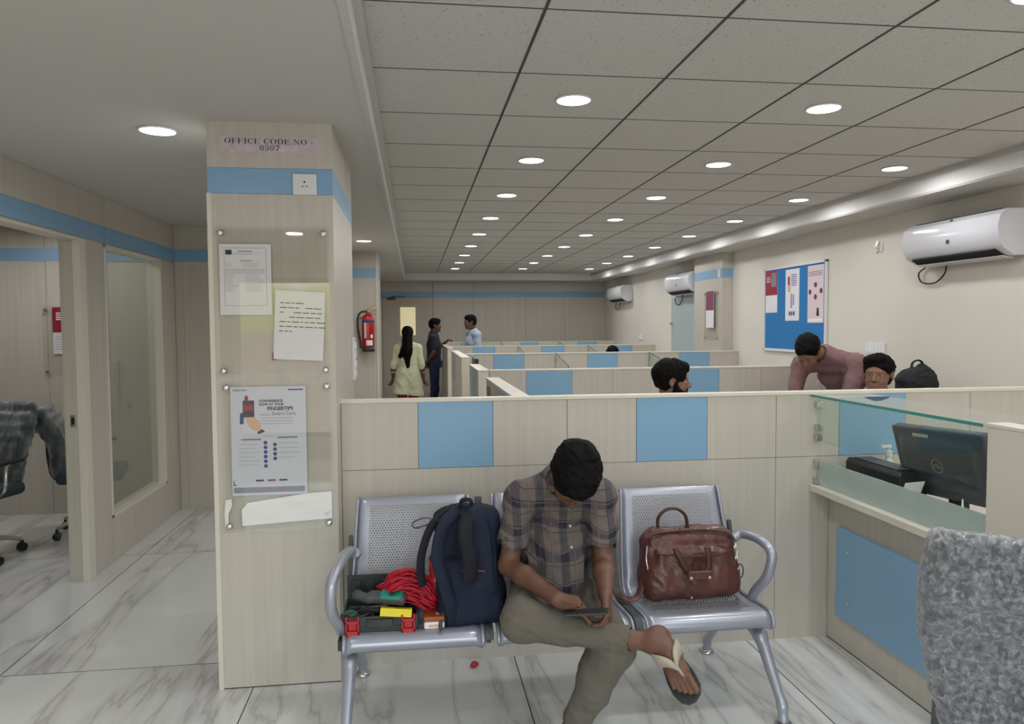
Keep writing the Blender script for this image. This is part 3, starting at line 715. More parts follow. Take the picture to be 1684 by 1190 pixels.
acrylic('display_board', 'clear acrylic holder with two notices, upper one on the near column', -.846, -.362, 1.385, 2.035)
acrylic('display_board', 'clear acrylic holder with the Smart Care poster, lower one on the column', -.838, -.360, .705, 1.368)
# upper notices
def lines(g, x0, x1, z0, z1, n, y, th=.0012, seed=0, jit=.3):
    rs = random.Random(seed)
    for i in range(n):
        z = z1-(z1-z0)*(i+.5)/n; g.box(x0, x1-(x1-x0)*rs.random()*jit, y-.0004, y, z-th/2, z+th/2)
n1 = thing('notice', 'printed form with black border, upper left inside the acrylic holder', 'notice', (-.72, SY-.011, 1.655))
obj('sheet', MB().box(-.108, .108, -.0014, 0, 0, .305), 'paper', n1)
g = MB(); g.box(-.088, .088, -.002, -.0015, .288, .2895).box(-.088, -.0868, -.002, -.0015, .04, .289).box(.0868, .088, -.002, -.0015, .04, .289).box(-.088, .088, -.002, -.0015, .04, .0412)
g.box(-.030, .028, -.002, -.0015, .272, .276); lines(g, -.055, .06, .258, .268, 2, -.0016, .001, 1)
g.box(-.022, .030, -.002, -.0015, .232, .2352); lines(g, -.084, -.05, .205, .228, 3, -.0016, .0011, 2); lines(g, -.01, .06, .205, .228, 3, -.0016, .0011, 3)
g.box(-.086, .086, -.002, -.0015, .198, .1988); lines(g, -.084, .084, .182, .197, 3, -.0016, .001, 4, .1); g.box(-.086, .086, -.002, -.0015, .179, .1798)
lines(g, -.084, -.03, .10, .176, 10, -.0016, .0011, 5, .5); lines(g, .0, .084, .10, .176, 9, -.0016, .0011, 6, .4)
obj('print', g, 'ink_grey', n1)
obj('emblem', MB().box(-.082, -.056, -.0021, -.0015, .260, .280), 'ink', n1)
n2 = thing('notice', 'typed notice sheet, tilted, lower right inside the upper acrylic holder', 'notice', (-.498, SY-.0116, 1.452), 0)
tl = R_(-3); cs, sn = math.cos(tl), math.sin(tl)
obj('sheet', MB().obox((0, -.001, .155), (cs, 0, sn), (0, 1, 0), (-sn, 0, cs), .106, .0007, .150), 'paper', n2)
g = MB(); rs = random.Random(4)
for i in range(7):
    z = .252-.0205*i; x = -.085+.0
    while x < .085 and not (i == 6 and x > -.04) and not (i == 0 and x > -.01):
        l = .010+rs.random()*.026
        if rs.random() < .85: g.obox((cs*(x+l/2)-sn*(z-.155), -.0022, .155+sn*(x+l/2)+cs*(z-.155)), (cs, 0, sn), (0, 1, 0), (-sn, 0, cs), l/2, .0003, .0019)
        x += l+.006
obj('print', g, 'ink', n2)
mat('stamp_red', srgb(150, 60, 110), .6)
obj('corner_mark', MB().box(-.118, -.100, -.0024, -.0016, .006, .010).box(-.118, -.112, -.0024, -.0016, .008, .040), 'stamp_red', n2)
# the Smart Care poster
po_ = thing('poster', 'pale blue Smart Care poster with a hand and phone picture', 'poster', (-.637, SY-.011, .865))
mat('poster_blue', srgb(208, 211, 222), .45)
PW, PH = .160, .478; tl = R_(-1.0)
obj('sheet', MB().box(-PW, PW, -.0015, 0, 0, PH), 'poster_blue', po_)
def ptext(txt, x, z, size, m='ink', align='LEFT', bold=.0, par=None): return flat(text_mb(txt, size, align, bold), (x, -.0022, z), (1, 0, 0), (0, 0, 1), 'lettering', m, par or po_)
ptext('Smart Care', -PW+.012, PH-.018, .0125, 'ink', bold=.0002)
ptext('CONVENIENCE', -.040, PH-.068, .0145, 'ink', bold=.0006); ptext('NOW AT YOUR', -.040, PH-.083, .0145, 'ink', bold=.0006); ptext('FINGERTIPS', -.006, PH-.104, .0215, 'ink', bold=.0008)
ptext('Presenting', -.036, PH-.126, .010, 'purple_ink'); ptext('Smart Care', .013, PH-.126, .022, 'ink')
g = MB(); lines(g, -.036, .108, PH-.170, PH-.132, 3, -.0016, .0016, 7, .12)
lines(g, -.13, -.04, .125, .235, 6, -.0016, .0013, 8, .25); lines(g, .036, .14, .155, .240, 4, -.0016, .0013, 9, .35)
lines(g, -.03, .03, .258, .264, 1, -.0016, .0014, 9, .1)
obj('print', g, 'ink_grey', po_)
g = MB(); g.box(-.118, -.034, -.0024, -.0016, .243, .250).box(.036, .120, -.0024, -.0016, .250, .257); obj('heading_bars', g, 'ink_grey', po_)
for i in range(6): obj('bullet', MB().lathe((-.016, -.0016, .2315-.0205*i), [(.0082, 0), (.0082, .0008)], 16, 'y'), 'purple_ink', po_)
for i in range(4): obj('bullet', MB().lathe((.024, -.0016, .2225-.0205*i), [(.0082, 0), (.0082, .0008)], 16, 'y'), 'purple_ink', po_)
obj('footer_band', MB().box(-PW+.006, PW-.012, -.0024, -.0016, .012, .036), 'ink_grey', po_)
obj('corner_logo', MB().box(-PW+.006, -PW+.018, -.0026, -.0016, .045, .050).box(-PW+.006, -PW+.010, -.0026, -.0016, .047, .066), 'purple_ink', po_)
for i in range(3): obj('caption_bar', MB().box(-.06+.05*i, -.026+.05*i, -.0026, -.0016, .062, .0685), 'ink' if i != 1 else 'crimson', po_)
obj('brand_text', MB().box(PW-.075, PW-.012, -.0024, -.0016, PH-.018, PH-.012), 'purple_ink', po_)
# picture: hand holding a phone
mat('skin_print', srgb(216, 176, 146), .6); mat('teal_print', srgb(44, 80, 130), .6)
g = MB().prism([(-.098, .345), (-.086, .352), (-.080, .372), (-.070, .352), (-.060, .345), (-.040, .325), (-.032, .300), (-.045, .282), (-.068, .290), (-.085, .305), (-.092, .325)], -.0028, -.0018); obj('picture_hand', g, 'skin_print', po_)
obj('picture_phone', MB().box(-.108, -.060, -.0034, -.0028, .345, .418), 'ink', po_, bev=.002)
obj('picture_screen', MB().box(-.104, -.064, -.004, -.0034, .372, .400), 'crimson', po_)
obj('picture_cuff', MB().prism([(-.050, .278), (-.030, .292), (-.016, .280), (-.045, .270)], -.0030, -.0018), 'ink', po_)
obj('picture_figure', MB().prism([(-.122, .315), (-.106, .315), (-.104, .345), (-.110, .366), (-.120, .360)], -.0030, -.0018), 'teal_print', po_)
obj('picture_figure', MB().prism([(-.100, .418), (-.086, .418), (-.084, .432), (-.093, .442), (-.100, .434)], -.0030, -.0018), 'crimson', po_)
# folded white sheets in the bottom of the holder
vary(mat('white_sheet', (.90, .90, .91), .55), scale=(1, 1, 12), nscale=6, amt=.04)
ws = thing('paper_stack', 'bundle of folded white sheets at the bottom of the lower holder', 'papers', (-.568, SY-.011, .722))
obj('sheets', MB().prism([(-.190, .010), (.195, .030), (.195, .150), (.10, .146), (-.165, .112), (-.192, .080)], -.0042, 0), 'white_sheet', ws)
obj('scribble', MB().obox((.168, -.0047, .053), (1, 0, .5), (0, 1, 0), (-.5, 0, 1), .009, .0003, .001).obox((.172, -.0047, .046), (1, 0, .9), (0, 1, 0), (-.9, 0, 1), .008, .0003, .001).obox((.182, -.0047, .056), (.3, 0, 1), (0, 1, 0), (-1, 0, .3), .008, .0003, .001), 'ink_grey', ws)
ws2 = thing('paper_scrap', 'crumpled narrow white scrap at the lower left of the holder', 'papers', (-.820, SY-.012, .735))
obj('scrap', MB().prism([(-.010, -.01), (.004, .0), (.004, .05), (.022, .09), (.018, .118), (-.006, .114), (-.012, .06)], -.003, 0), 'white_sheet', ws2)
# switch strip on the column flank
ss = thing('switch_strip', 'tall narrow white switch plate on the flank of the near column', 'switch', (CX1, 4.30, 1.42))
obj('plate', MB().box(.0, .014, -.075, .06, -.12, .12), 'white_plastic', ss, bev=.003)
for i in range(4): obj('rocker', MB().box(.013, .018, -.05, .04, -.10+.052*i, -.062+.052*i), 'paper', ss, bev=.001)
# ================================================================ partitions
def partition(label, Y, x0, x1, z, blues, seams, split=None, th=.05, cap=.014, panel_h=None, names='screen'):
    t = thing('partition_screen', label, 'partition', ((x0+x1)/2, Y+th/2, 0)); ox = -(x0+x1)/2; oy = -(Y+th/2)
    B = lambda g, a, b, c, d, e, f: g.box(a+ox, b+ox, c+oy, d+oy, e, f)
    obj('core', B(MB(), x0+.003, x1-.003, Y+.004, Y+th-.004, 0, z-cap), 'seam', t)
    sp = split or z-.33; e = .0012; xs = sorted(set([x0]+seams+[b for p in blues for b in p]+[x1]))
    for a, b in zip(xs, xs[1:]):
        bl = any(abs(a-p[0]) < .002 and abs(b-p[1]) < .002 for p in blues)
        obj('blue_panel' if bl else 'upper_panel', B(MB(), a+e, b-e, Y-(.0008 if bl else 0), Y+.006, sp+e, z-cap), 'blue' if bl else 'laminate', t)
    lo = [x0]+[s_ for s_ in (1.794,) if x0 < s_ < x1]+[x1] if split else [x0, x1]
    for a, b in zip(lo, lo[1:]): obj('lower_panel', B(MB(), a+e, b-e, Y, Y+.006, 0, sp-e), 'laminate', t)
    obj('back_panel', B(MB(), x0, x1, Y+th-.006, Y+th, 0, z-cap), 'laminate', t)
    obj('end_trim', B(MB(), x0-.002, x0+.004, Y, Y+th, 0, z-cap), 'cream', t); obj('end_trim', B(MB(), x1-.004, x1+.002, Y, Y+th, 0, z-cap), 'cream', t)
    obj('cap_rail', B(MB(), x0-.003, x1+.003, Y-.005, Y+th+.005, z-cap, z), 'cream', t, bev=.003)
    return t
P1 = 3.512
partition('front beige and blue partition behind the silver bench', P1, -.346, WX-.003, 1.262, [(.012, .366), (1.071, 1.433), (2.132, 2.496)], [.726, 1.794, 2.86, 3.22, 3.56], split=.931, cap=.018)
partition('second partition back, behind the bearded person', 5.72, .575, WX-.003, 1.262, [(.86, 1.225), (2.07, 2.43)], [1.55, 2.79, 3.3], split=None)
partition('third partition back, ending at the right column', 8.55, .56, WX-.003, 1.285, [(.898, 1.262), (2.01, 2.38), (3.138, 3.511)], [1.63, 2.76])
partition('fourth partition back, third from the rear wall', 11.7, .56, WX-.003, 1.288, [(.905, 1.262), (2.0, 2.387), (3.12, 3.50)], [1.63, 2.76])
partition('low partition row nearest the rear wall', 14.1, .56, WX-.003, 1.30, [(.86, 1.262), (2.0, 2.36), (3.12, 3.5)], [1.63, 2.76])
def aisle(label, y0, y1, x=.485, z=1.25, blue=None, glassy=None):
    t = thing('aisle_screen', label, 'partition', (x+.04, (y0+y1)/2, 0)); oy = -(y0+y1)/2
    obj('core', MB().box(-.034, .034, y0+oy+.006, y1+oy-.006, 0, z-.016), 'laminate_warm', t)
    obj('side_panel', MB().box(-.040, -.034, y0+oy+.03, y1+oy-.03, 0, z-.016).box(.034, .040, y0+oy+.03, y1+oy-.03, 0, z-.016), 'laminate', t)
    obj('end_post', MB().box(-.041, .041, y0+oy, y0+oy+.03, 0, z-.016).box(-.041, .041, y1+oy-.03, y1+oy, 0, z-.016), 'cream', t, bev=.002)
    obj('cap_rail', MB().box(-.045, .045, y0+oy-.004, y1+oy+.004, z-.016, z), 'cream', t, bev=.003)
    if blue: obj('blue_panel', MB().box(-.0415, -.039, blue[0]+oy, blue[1]+oy, z-.35, z-.018), 'blue', t)
    return t
s1 = aisle('aisle screen joined to the back of the front partition', P1+.058, 5.05, blue=(3.9, 4.3))
mat('murky_purple', srgb(96, 84, 104), .4)
obj('aisle_poster', MB().box(-.0435, -.041, .50, .70, .99, 1.20), 'murky_purple', s1)
aisle('aisle screen at the end of the second partition', 5.72, 6.62, z=1.262, blue=(5.95, 6.35))
aisle('long aisle screen crossing the third partition', 7.62, 9.72, x=.478, z=1.285, blue=(8.9, 9.35))
aisle('aisle screen farthest back that the dark shirted person leans on', 10.88, 12.92, x=.478, z=1.288)
def divider(x, Y, z, label, L=.72, drop=.115):
    t = thing('glass_divider', label, 'glass divider', (x, Y, .0))
    out = [(-L, z-.45), (-L, z-drop), (-.0, z), (0, z-.45)]
    obj('glass_sheet', MB().prism([(a, b) for a, b in out], -.004, .004, 'x'), 'glass', t)
    obj('edge_strip', MB().tube([(0, -.004, z-.006), (0, -L, z-drop)], .005, 6).tube([(0, -L, z-drop), (0, -L, z-.45)], .006, 6), 'dark_grey', t)
    obj('wall_bracket', MB().box(-.008, .008, -.03, -.002, z-.40, z-.37).box(-.008, .008, -.03, -.002, z-.08, z-.05), 'steel', t)
divider(1.635, 8.55, 1.283, 'slanted glass desk divider on the third partition, left one')
divider(2.765, 8.55, 1.283, 'slanted glass desk divider on the third partition, behind the bearded head')
divider(1.635, 11.7, 1.286, 'slanted glass desk divider on the fourth partition, left one')
divider(2.765, 11.7, 1.286, 'slanted glass desk divider on the fourth partition, right one')
divider(1.635, 14.1, 1.298, 'slanted glass desk divider on the rearmost partition, left one')
divider(2.765, 14.1, 1.298, 'slanted glass desk divider on the rearmost partition, right one')
def desk(x0, x1, y0, y1, label, z=.75, legs=True):
    t = thing('desk', label, 'desk', ((x0+x1)/2, (y0+y1)/2, 0)); a, b = (x1-x0)/2, (y1-y0)/2
    obj('worktop', MB().box(-a, a, -b, b, z-.025, z), 'laminate', t, bev=.002)
    for s_ in (-1, 1): obj('side_panel', MB().box(s_*(a-.01)-.009, s_*(a-.01)+.009, -b+.03, b-.02, 0, z-.026), 'laminate', t)
    return t
desk(.60, 3.86, 3.60, 4.22, 'long beige worktop against the back of the front partition')
desk(.60, 2.35, 5.10, 5.70, 'beige worktop along the front of the second partition')
desk(2.50, 2.98, 4.86, 5.70, 'narrow beige return desk under the hands of the leaning person')
desk(3.38, 3.87, 4.25, 5.08, 'beige side table against the right wall under the black backpack')
desk(.60, 3.86, 5.79, 6.35, 'beige worktop along the back of the second partition')
desk(.60, 3.86, 7.90, 8.53, 'beige worktop along the front of the third partition')
desk(.60, 3.86, 10.95, 11.68, 'beige worktop along the front of the fourth partition')
tm = thing('monitor', 'small black monitor seen edge-on beside the aisle at the third partition', 'monitor', (.66, 8.15, .75))
obj('screen', MB().box(-.02, .02, -.22, .22, .12, .50), 'black_plastic', tm, bev=.004)
obj('stand', MB().box(-.02, .02, -.03, .03, .01, .14).box(-.08, .08, -.10, .10, 0, .012), 'black_plastic', tm, bev=.002)
# ================================================================ service counter on the right
ct = thing('service_counter', 'beige service counter with blue front panel at the right', 'counter', (2.07, 2.95, 0))
L_ = lambda g, x0, x1, y0, y1, z0, z1: g.box(x0-2.07, x1-2.07, y0-2.95, y1-2.95, z0, z1)
obj('counter_front', L_(MB(), 2.08, 2.12, 2.37, 3.505, 0, .755), 'laminate', ct)
obj('base_joint', L_(MB(), 2.078, 2.081, 2.43, 3.505, 0, .004), 'seam', ct)
cp = obj('blue_panel', L_(MB(), 2.060, 2.0795, 2.45, 3.405, .155, .600), 'blue', ct, bev=.002)
for z in (.245, .495): obj('screw_cap', MB().lathe((2.060-2.07, 3.305-2.95, z), [(.006, -.004), (.008, 0)], 10, 'x'), 'steel', cp)
obj('ledge', L_(MB(), 1.974, 2.30, 2.37, 3.508, .757, .790), 'cream', ct, bev=.003)
obj('staff_worktop', L_(MB(), 2.30, 2.95, 2.37, 3.505, .725, .752), 'laminate', ct)
gs = thing('counter_glass', 'glass screen above the service counter with green-edged top shelf', 'glass screen', (2.0, 2.95, .79))
Lg = lambda g, x0, x1, y0, y1, z0, z1: g.box(x0-2.0, x1-2.0, y0-2.95, y1-2.95, z0-.79, z1-.79)
obj('frosted_pane', Lg(MB(), 2.012, 2.020, 2.37, 3.50, .791, .915), 'frosted', gs)
obj('clear_pane', Lg(MB(), 2.004, 2.012, 2.37, 3.50, 1.010, 1.233), 'glass', gs)
ts = obj('top_shelf', Lg(MB(), 1.978, 2.285, 2.365, 3.508, 1.235, 1.245), 'glass', gs)
obj('shelf_edge', Lg(MB(), 1.975, 1.979, 2.365, 3.508, 1.234, 1.246), 'glass_edge', ts)
for z in (1.195, 1.08, 1.03, .90, .81): obj('glass_clamp', Lg(MB(), 1.994, 2.026, 3.478, 3.508, z-.016, z+.016), 'steel', gs, bev=.002)
pt = thing('counter_screen', 'cream edged low screen closing the near end of the service counter', 'partition', (2.03, 1.8, 0))
obj('screen_panel', MB().box(-.035, .035, -.70, .53, 0, 1.235), 'laminate', pt)
obj('end_post', MB().box(-.038, .038, .52, .560, 0, 1.235), 'cream', pt, bev=.002)
obj('face_board', MB().box(-.040, -.034, -.70, .525, 0, 1.235), 'cream', pt)
obj('cap_rail', MB().box(-.042, .042, -.70, .562, 1.235, 1.25), 'cream', pt, bev=.003)
# monitor on the counter
mn = thing('monitor', 'black computer monitor with round logo seen from behind on the counter', 'monitor', (2.30, 2.90, .752))
ax = unit(V(.0, -1, 0)); tilt = R_(15); az = V(-math.sin(tilt), 0, math.cos(tilt)); an = np.cross(ax, az)  # an : normal
az = unit(V(-.25, .02, 1)); ax = unit(V(.10, -1, 0)-az*(V(.10, -1, 0)@az)); an = np.cross(ax, az); an = an if an[0] < 0 else -an
mc = V(2.245-2.30, 2.895-2.90, 1.000-.752)
F = Field(mc-.4, mc+.4, .006); F.rbox(mc, (.253, .022, .158), .012, np.stack([ax, an, az], 1), .01); F.rbox(mc+an*.006, (.20, .030, .10), .02, np.stack([ax, an, az], 1), .03)
mat('monitor_back', srgb(52, 58, 66), .35)
ms = fobj('screen_housing', F, 'monitor_back', mn, 0); ms.location = tuple(-V(2.30, 2.90, .752)+V(2.30, 2.90, .752))
ms.location = (0, 0, 0)
me_ = ms.data; co = np.empty(len(me_.vertices)*3); me_.vertices.foreach_get('co', co); co = (co.reshape(-1, 3)+V(2.30, 2.90, .752)); me_.vertices.foreach_set('co', co.ravel())
mo = mc+an*.0395
obj('logo', MB().tube([tuple(mo+ax*.030*math.cos(t)+az*.030*math.sin(t)) for t in np.linspace(0, 2*PI, 29)[:-1]], .0014, 6, closed=True), 'steel', ms)
flat(text_mb('DELL', .020, 'CENTER', .0004), tuple(mo-az*.007+an*.0006), tuple(-ax if False else ax*(1 if np.cross(ax, az)@an > 0 else -1)), tuple(az), 'lettering', 'steel', ms)
obj('vent_strip', MB().obox(tuple(mc+az*.125-ax*.075+an*.024), ax, an, az, .045, .003, .008), 'steel', mn)
obj('neck', MB().obox((.02, 0, .10), (0, 1, 0), (1, 0, 0), (0, 0, 1), .045, .016, .10), 'black_plastic', mn, bev=.004)
obj('base', MB().box(-.08, .13, -.12, .12, 0, .014), 'black_plastic', mn, bev=.004)
bx = thing('receipt_printer', 'long black desk printer beside the counter glass', 'printer', (2.19, 3.22, .790))
obj('housing', MB().prism([(-.07, 0), (.07, 0), (.07, .12), (.045, .145), (-.055, .150), (-.07, .13)], -.20, .21, 'y'), 'black_plastic', bx, bev=.006)
obj('lid', MB().box(-.05, .04, -.16, .17, .1502, .156), 'dark_grey', bx, bev=.002)
dc = thing('document', 'white card leaning on the black desk printer', 'document', (2.155, 2.985, .790))
obj('card', MB().obox((0, 0, .062), (1, .2, 0), (-.2, 1, .55), (0, -.5, 1), .055, .0015, .062), 'paper_white', dc)
sb_ = thing('sanitizer_bottle', 'white pump bottle standing behind the black desk printer', 'bottle', (2.345, 3.42, .752))
obj('bottle', MB().lathe((0, 0, 0), [(.028, 0), (.031, .01), (.031, .13), (.026, .155), (.013, .175), (.013, .185)], 20), 'white_plastic', sb_, smooth=True)
obj('pump', MB().lathe((0, 0, .185), [(.017, 0), (.017, .028), (.007, .03), (.007, .045)], 16).box(-.04, .012, -.008, .008, .228, .242), 'white_plastic', sb_, bev=.002)
rp_ = thing('stamp', 'small red and black office stamp lying by the monitor', 'stamp', (2.36, 3.12, .770))
obj('handle', MB().tube([(0, .03, .008), (0, -.02, .012)], .014, 10), 'crimson', rp_)
obj('barrel', MB().tube([(0, -.02, .012), (.0, -.06, .014)], .012, 10), 'black_plastic', rp_)
obj('tip', MB().tube([(0, -.06, .014), (0, -.09, .015)], .012, 10), 'white_plastic', rp_)
pw_ = thing('pen_stand', 'small white pen holder in front of the monitor base', 'pen holder', (2.20, 2.73, .790))
obj('holder', MB().lathe((0, 0, 0), [(.016, 0), (.014, .03), (.004, .07), (.002, .095)], 12), 'white_plastic', pw_, smooth=True)
mat('murky_maroon', srgb(130, 66, 92), .5); mat('yellow_metal', srgb(196, 160, 60), .4)
# ================================================================ right wall and back things
def ac_unit(Yc, label, seed):
    t = thing('air_conditioner', label, 'air conditioner', (WX, Yc, 2.03))
    prof = [(0, .04), (-.02, .0), (-.10, .0), (-.175, .045), (-.215, .11), (-.225, .19), (-.205, .26), (-.16, .295), (-.02, .30), (0, .28)]
    L = .47
    obj('casing', MB().prism(prof, -L, L, 'y').xf(Matrix.Identity(4)) if False else MB().prism([(a, b) for a, b in prof], -L, L, 'y'), 'ac_white', t, bev=.008)
    obj('outlet', MB().obox((-.150, 0, .020), (0, 1, 0), (-.85, 0, .5), (.5, 0, .85), L-.07, .038, .006), 'dark_hole', t)
    obj('flap', MB().obox((-.095, 0, -.006), (0, 1, 0), (-1, 0, .12), (.12, 0, 1), L-.06, .045, .004), 'ac_white', t, bev=.002)
    obj('badge', MB().lathe((-.219, -.02, .130), [(.016, -.003), (.016, 0)], 14, 'x'), 'dark_grey', t)
    obj('sensor', MB().lathe((-.190, -.02, .272), [(.012, -.006), (.012, 0)], 14, 'x'), 'dark_grey', t)
    obj('top_grille', MB().box(-.15, -.03, -L+.06, L-.06, .2995, .303), 'dark_grey', t)
    obj('cable', MB().tube(smoothpath([(-.02, L-.02, .0), (-.03, L+.06, -.05), (-.03, L+.02, -.12), (-.03, L-.12, -.13), (-.03, L-.22, -.07), (-.03, L-.24, .0)], 6), .006, 8), 'black_plastic', t, smooth=True)
    return t
mat('ac_white', (.74, .75, .80), .12, **{'Coat Weight': .5})
ac_unit(4.76, 'glossy white wall air conditioner, nearest on the right wall', 1)
ac_unit(10.15, 'white wall air conditioner above the frosted door', 2)
ac_unit(13.45, 'small white air conditioner farthest back on the right wall', 3)
nb = thing('notice_board', 'white framed blue notice board with three posters on right wall', 'notice board', (WX, 7.22, 1.31))
mat('felt_blue', srgb(44, 122, 186), .9); mat('pale_pink', srgb(226, 208, 214), .5)
obj('felt', MB().box(-.012, -.002, -.59, .62, .02, .88), 'felt_blue', nb)
g = MB().box(-.025, -.001, -.62, .65, .0, .028).box(-.025, -.001, -.62, .65, .875, .903).box(-.025, -.001, -.62, -.592, .0, .9).box(-.025, -.001, .622, .65, .0, .9)
obj('frame', g, 'white_plastic', nb, bev=.003)
def bposter(label, yc, w_, h_, base, kind, z1=2.165):
    t = thing('poster', label, 'poster', (WX-.0125, yc, z1-h_))
    obj('sheet', MB().box(-.003, 0, -w_/2, w_/2, 0, h_), base, t)
    if kind == 0:
        obj('red_block', MB().box(-.0042, -.003, -w_/2, w_/2, h_*.42, h_), 'crimson', t)
        obj('photo_patch', MB().box(-.005, -.0042, -w_/2+.02, -.0, h_*.62, h_*.95), 'ink_grey', t)
        g = MB(); [g.box(-.0052, -.0042, .02, w_/2-.02, h_*(.84-.05*i), h_*(.86-.05*i)) for i in range(3)]; obj('headline', g, 'paper_white', t)
    elif kind == 1:
        g = MB()
        for i in range(6): g.box(-.0042, -.003, -w_/2+.05, .02, h_*(.88-.04*i), h_*(.895-.04*i))
        for i in range(8): g.box(-.0042, -.003, .0, .03, h_*(.50-.035*i), h_*(.522-.035*i)); g.box(-.0042, -.003, -.04, -.015, h_*(.48-.035*i), h_*(.502-.035*i)) if i < 6 else None
        obj('print', g, 'purple_ink', t)
        obj('picture_hand', MB().box(-.0044, -.003, .04, .09, h_*.56, h_*.72), 'skin_print', t); obj('picture_phone', MB().box(-.0050, -.0044, .05, .09, h_*.70, h_*.86), 'crimson', t)
        for i in range(3): obj('app_icon', MB().box(-.0044, -.003, -.055+.045*i, -.025+.045*i, h_*.10, h_*.18), 'purple_ink', t)
    else:
        for a, b in ((.0, .66), (.10, .54), (-.10, .55), (.0, .45)): obj('round_icon', MB().lathe((-.003, a, h_*b), [(.0001, -.0016), (.026, -.0016), (.026, 0)], 16, 'x'), 'dark_red', t)
        g = MB(); [g.box(-.0042, -.003, -.12, .13, h_*(.88-.03*i), h_*(.893-.03*i)) for i in range(3)]; obj('headline', g, 'ink_grey', t)
        obj('figure', MB().prism([(-.02, h_*.12), (-.07, h_*.12), (-.06, h_*.26), (-.03, h_*.26)], -.0045, -.003, 'x'), 'ink', t)
        obj('footer_strip', MB().box(-.0044, -.003, -w_/2+.02, w_/2-.02, h_*.02, h_*.08), 'paper_white', t)
mat('dark_red', srgb(120, 30, 60), .5)
bposter('red and white poster at the left of the blue notice board', 7.70, .26, .45, 'paper', 0, 2.175)
bposter('tall poster with a phone picture in the middle of the board', 7.25, .28, .53, 'paper', 1)
bposter('pale pink poster with dark red circles at the board right', 6.80, .29, .56, 'pale_pink', 2, 2.17)
def switchbox(yc, zc, w_, h_, label, n=6):
    t = thing('switch_board', label, 'switch', (WX, yc, zc))
    obj('plate', MB().box(-.014, -.0005, -w_/2, w_/2, -h_/2, h_/2), 'white_plastic', t, bev=.003)
    for i in range(n):
        y = -w_/2+w_*(i+.5)/n; obj('rocker', MB().box(-.018, -.013, y-w_/n*.36, y+w_/n*.36, -h_*.3, h_*.3), 'paper', t, bev=.001)
switchbox(5.85, 1.388, .27, .10, 'white switch board on the right wall above the leaning person', 6)
switchbox(12.43, 1.39, .22, .10, 'white switch board on the right wall beyond the frosted door', 4)
cs_ = thing('cable_outlet', 'small exposed wire outlet on the wall beside the nearest air conditioner', 'outlet', (WX, 5.81, 2.24))
obj('outlet_box', MB().box(-.012, -.0005, -.035, .0, -.04, .04), 'white_plastic', cs_, bev=.002)
obj('wires', MB().tube(smoothpath([(-.014, .02, .05), (-.03, .03, .0), (-.014, .01, -.03), (-.02, .03, -.05)], 4), .005, 6).tube(smoothpath([(-.014, .0, .04), (-.025, -.01, .01), (-.014, .01, -.02)], 4), .004, 6), 'steel', cs_)
# calendar style poster in acrylic on the right column flank
ca = thing('display_board', 'clear acrylic holder with a maroon and white sheet on the right column', 'display board', (3.74, 9.02, 1.40))
obj('acrylic_sheet', MB().box(-.022, -.018, -.22, .22, 0, .62), 'acrylic', ca)
for y in (-.19, .19):
    for z in (.03, .59): obj('standoff', MB().lathe((0, y, z), [(.008, 0), (.008, -.02), (.014, -.02), (.014, -.03)], 12, 'x'), 'steel', ca)
cm = thing('poster', 'maroon and white hanging sheet on the right column', 'poster', (3.722, 9.03, 1.56))
obj('sheet', MB().box(-.012, -.008, -.12, .12, 0, .46), 'paper', cm); obj('maroon_block', MB().box(-.0135, -.012, -.12, .12, .22, .46), 'murky_maroon', cm)
wsn = thing('wall_switch', 'small white switch on the blue band of the right column', 'switch', (3.74, 8.80, 2.23))
obj('plate', MB().box(-.012, -.0005, -.03, .03, -.05, .05), 'white_plastic', wsn, bev=.002)
# fire extinguisher
fe = thing('fire_extinguisher', 'red fire extinguisher with black hose hung on the far column', 'fire extinguisher', (-.535, 8.945-.085, 1.31))
mat('red_paint', srgb(176, 24, 28), .3)
cyl = obj('cylinder', MB().lathe((0, 0, 0), [(.060, 0), (.072, .006), (.072, .36), (.066, .40), (.045, .43), (.022, .445), (.022, .46)], 28), 'red_paint', fe, smooth=True)
obj('base_ring', MB().lathe((0, 0, 0), [(.0735, .0), (.0735, .055)], 28), 'black_plastic', cyl, smooth=True)
obj('blue_ring', MB().lathe((0, 0, 0), [(.0732, .345), (.0732, .372)], 28), 'teal_print', cyl, smooth=True)
def curved(a0, a1, z0, z1, r=.0735, n=8):
    g = []
    for i in range(n+1):
        a = R_(a0+(a1-a0)*i/n); g.append([(r*math.sin(a), -r*math.cos(a), z0), (r*math.sin(a), -r*math.cos(a), z1)])
    return MB().sheet(g)
obj('label_text', curved(-35, -12, .16, .34).sheet([[(0, -.0736, .15), (0, -.0736, .33)], [(.004, -.0736, .15), (.004, -.0736, .33)]]), 'pale_pink', cyl)
obj('white_label', curved(-15, 45, .075, .135), 'paper', cyl); obj('round_label', curved(25, 48, .16, .20), 'paper_white', cyl)
obj('valve', MB().lathe((0, 0, .455), [(.018, 0), (.018, .03), (.012, .04)], 14), 'steel', fe)
obj('lever', MB().obox((.045, 0, .495), (1, 0, .12), (0, 1, 0), (-.12, 0, 1), .055, .009, .004).obox((.042, 0, .525), (1, 0, .42), (0, 1, 0), (-.42, 0, 1), .055, .009, .004), 'yellow_metal', fe)
obj('hose', MB().tube(smoothpath([(-.015, -.01, .47), (-.08, -.01, .46), (-.115, -.01, .40), (-.118, -.01, .30), (-.10, -.01, .18), (-.088, -.01, .10), (-.085, -.01, .04)], 6), .011, 10), 'black_plastic', fe, smooth=True)
obj('hanger', MB().box(-.02, .02, .074, .084, .36, .44), 'steel', fe)
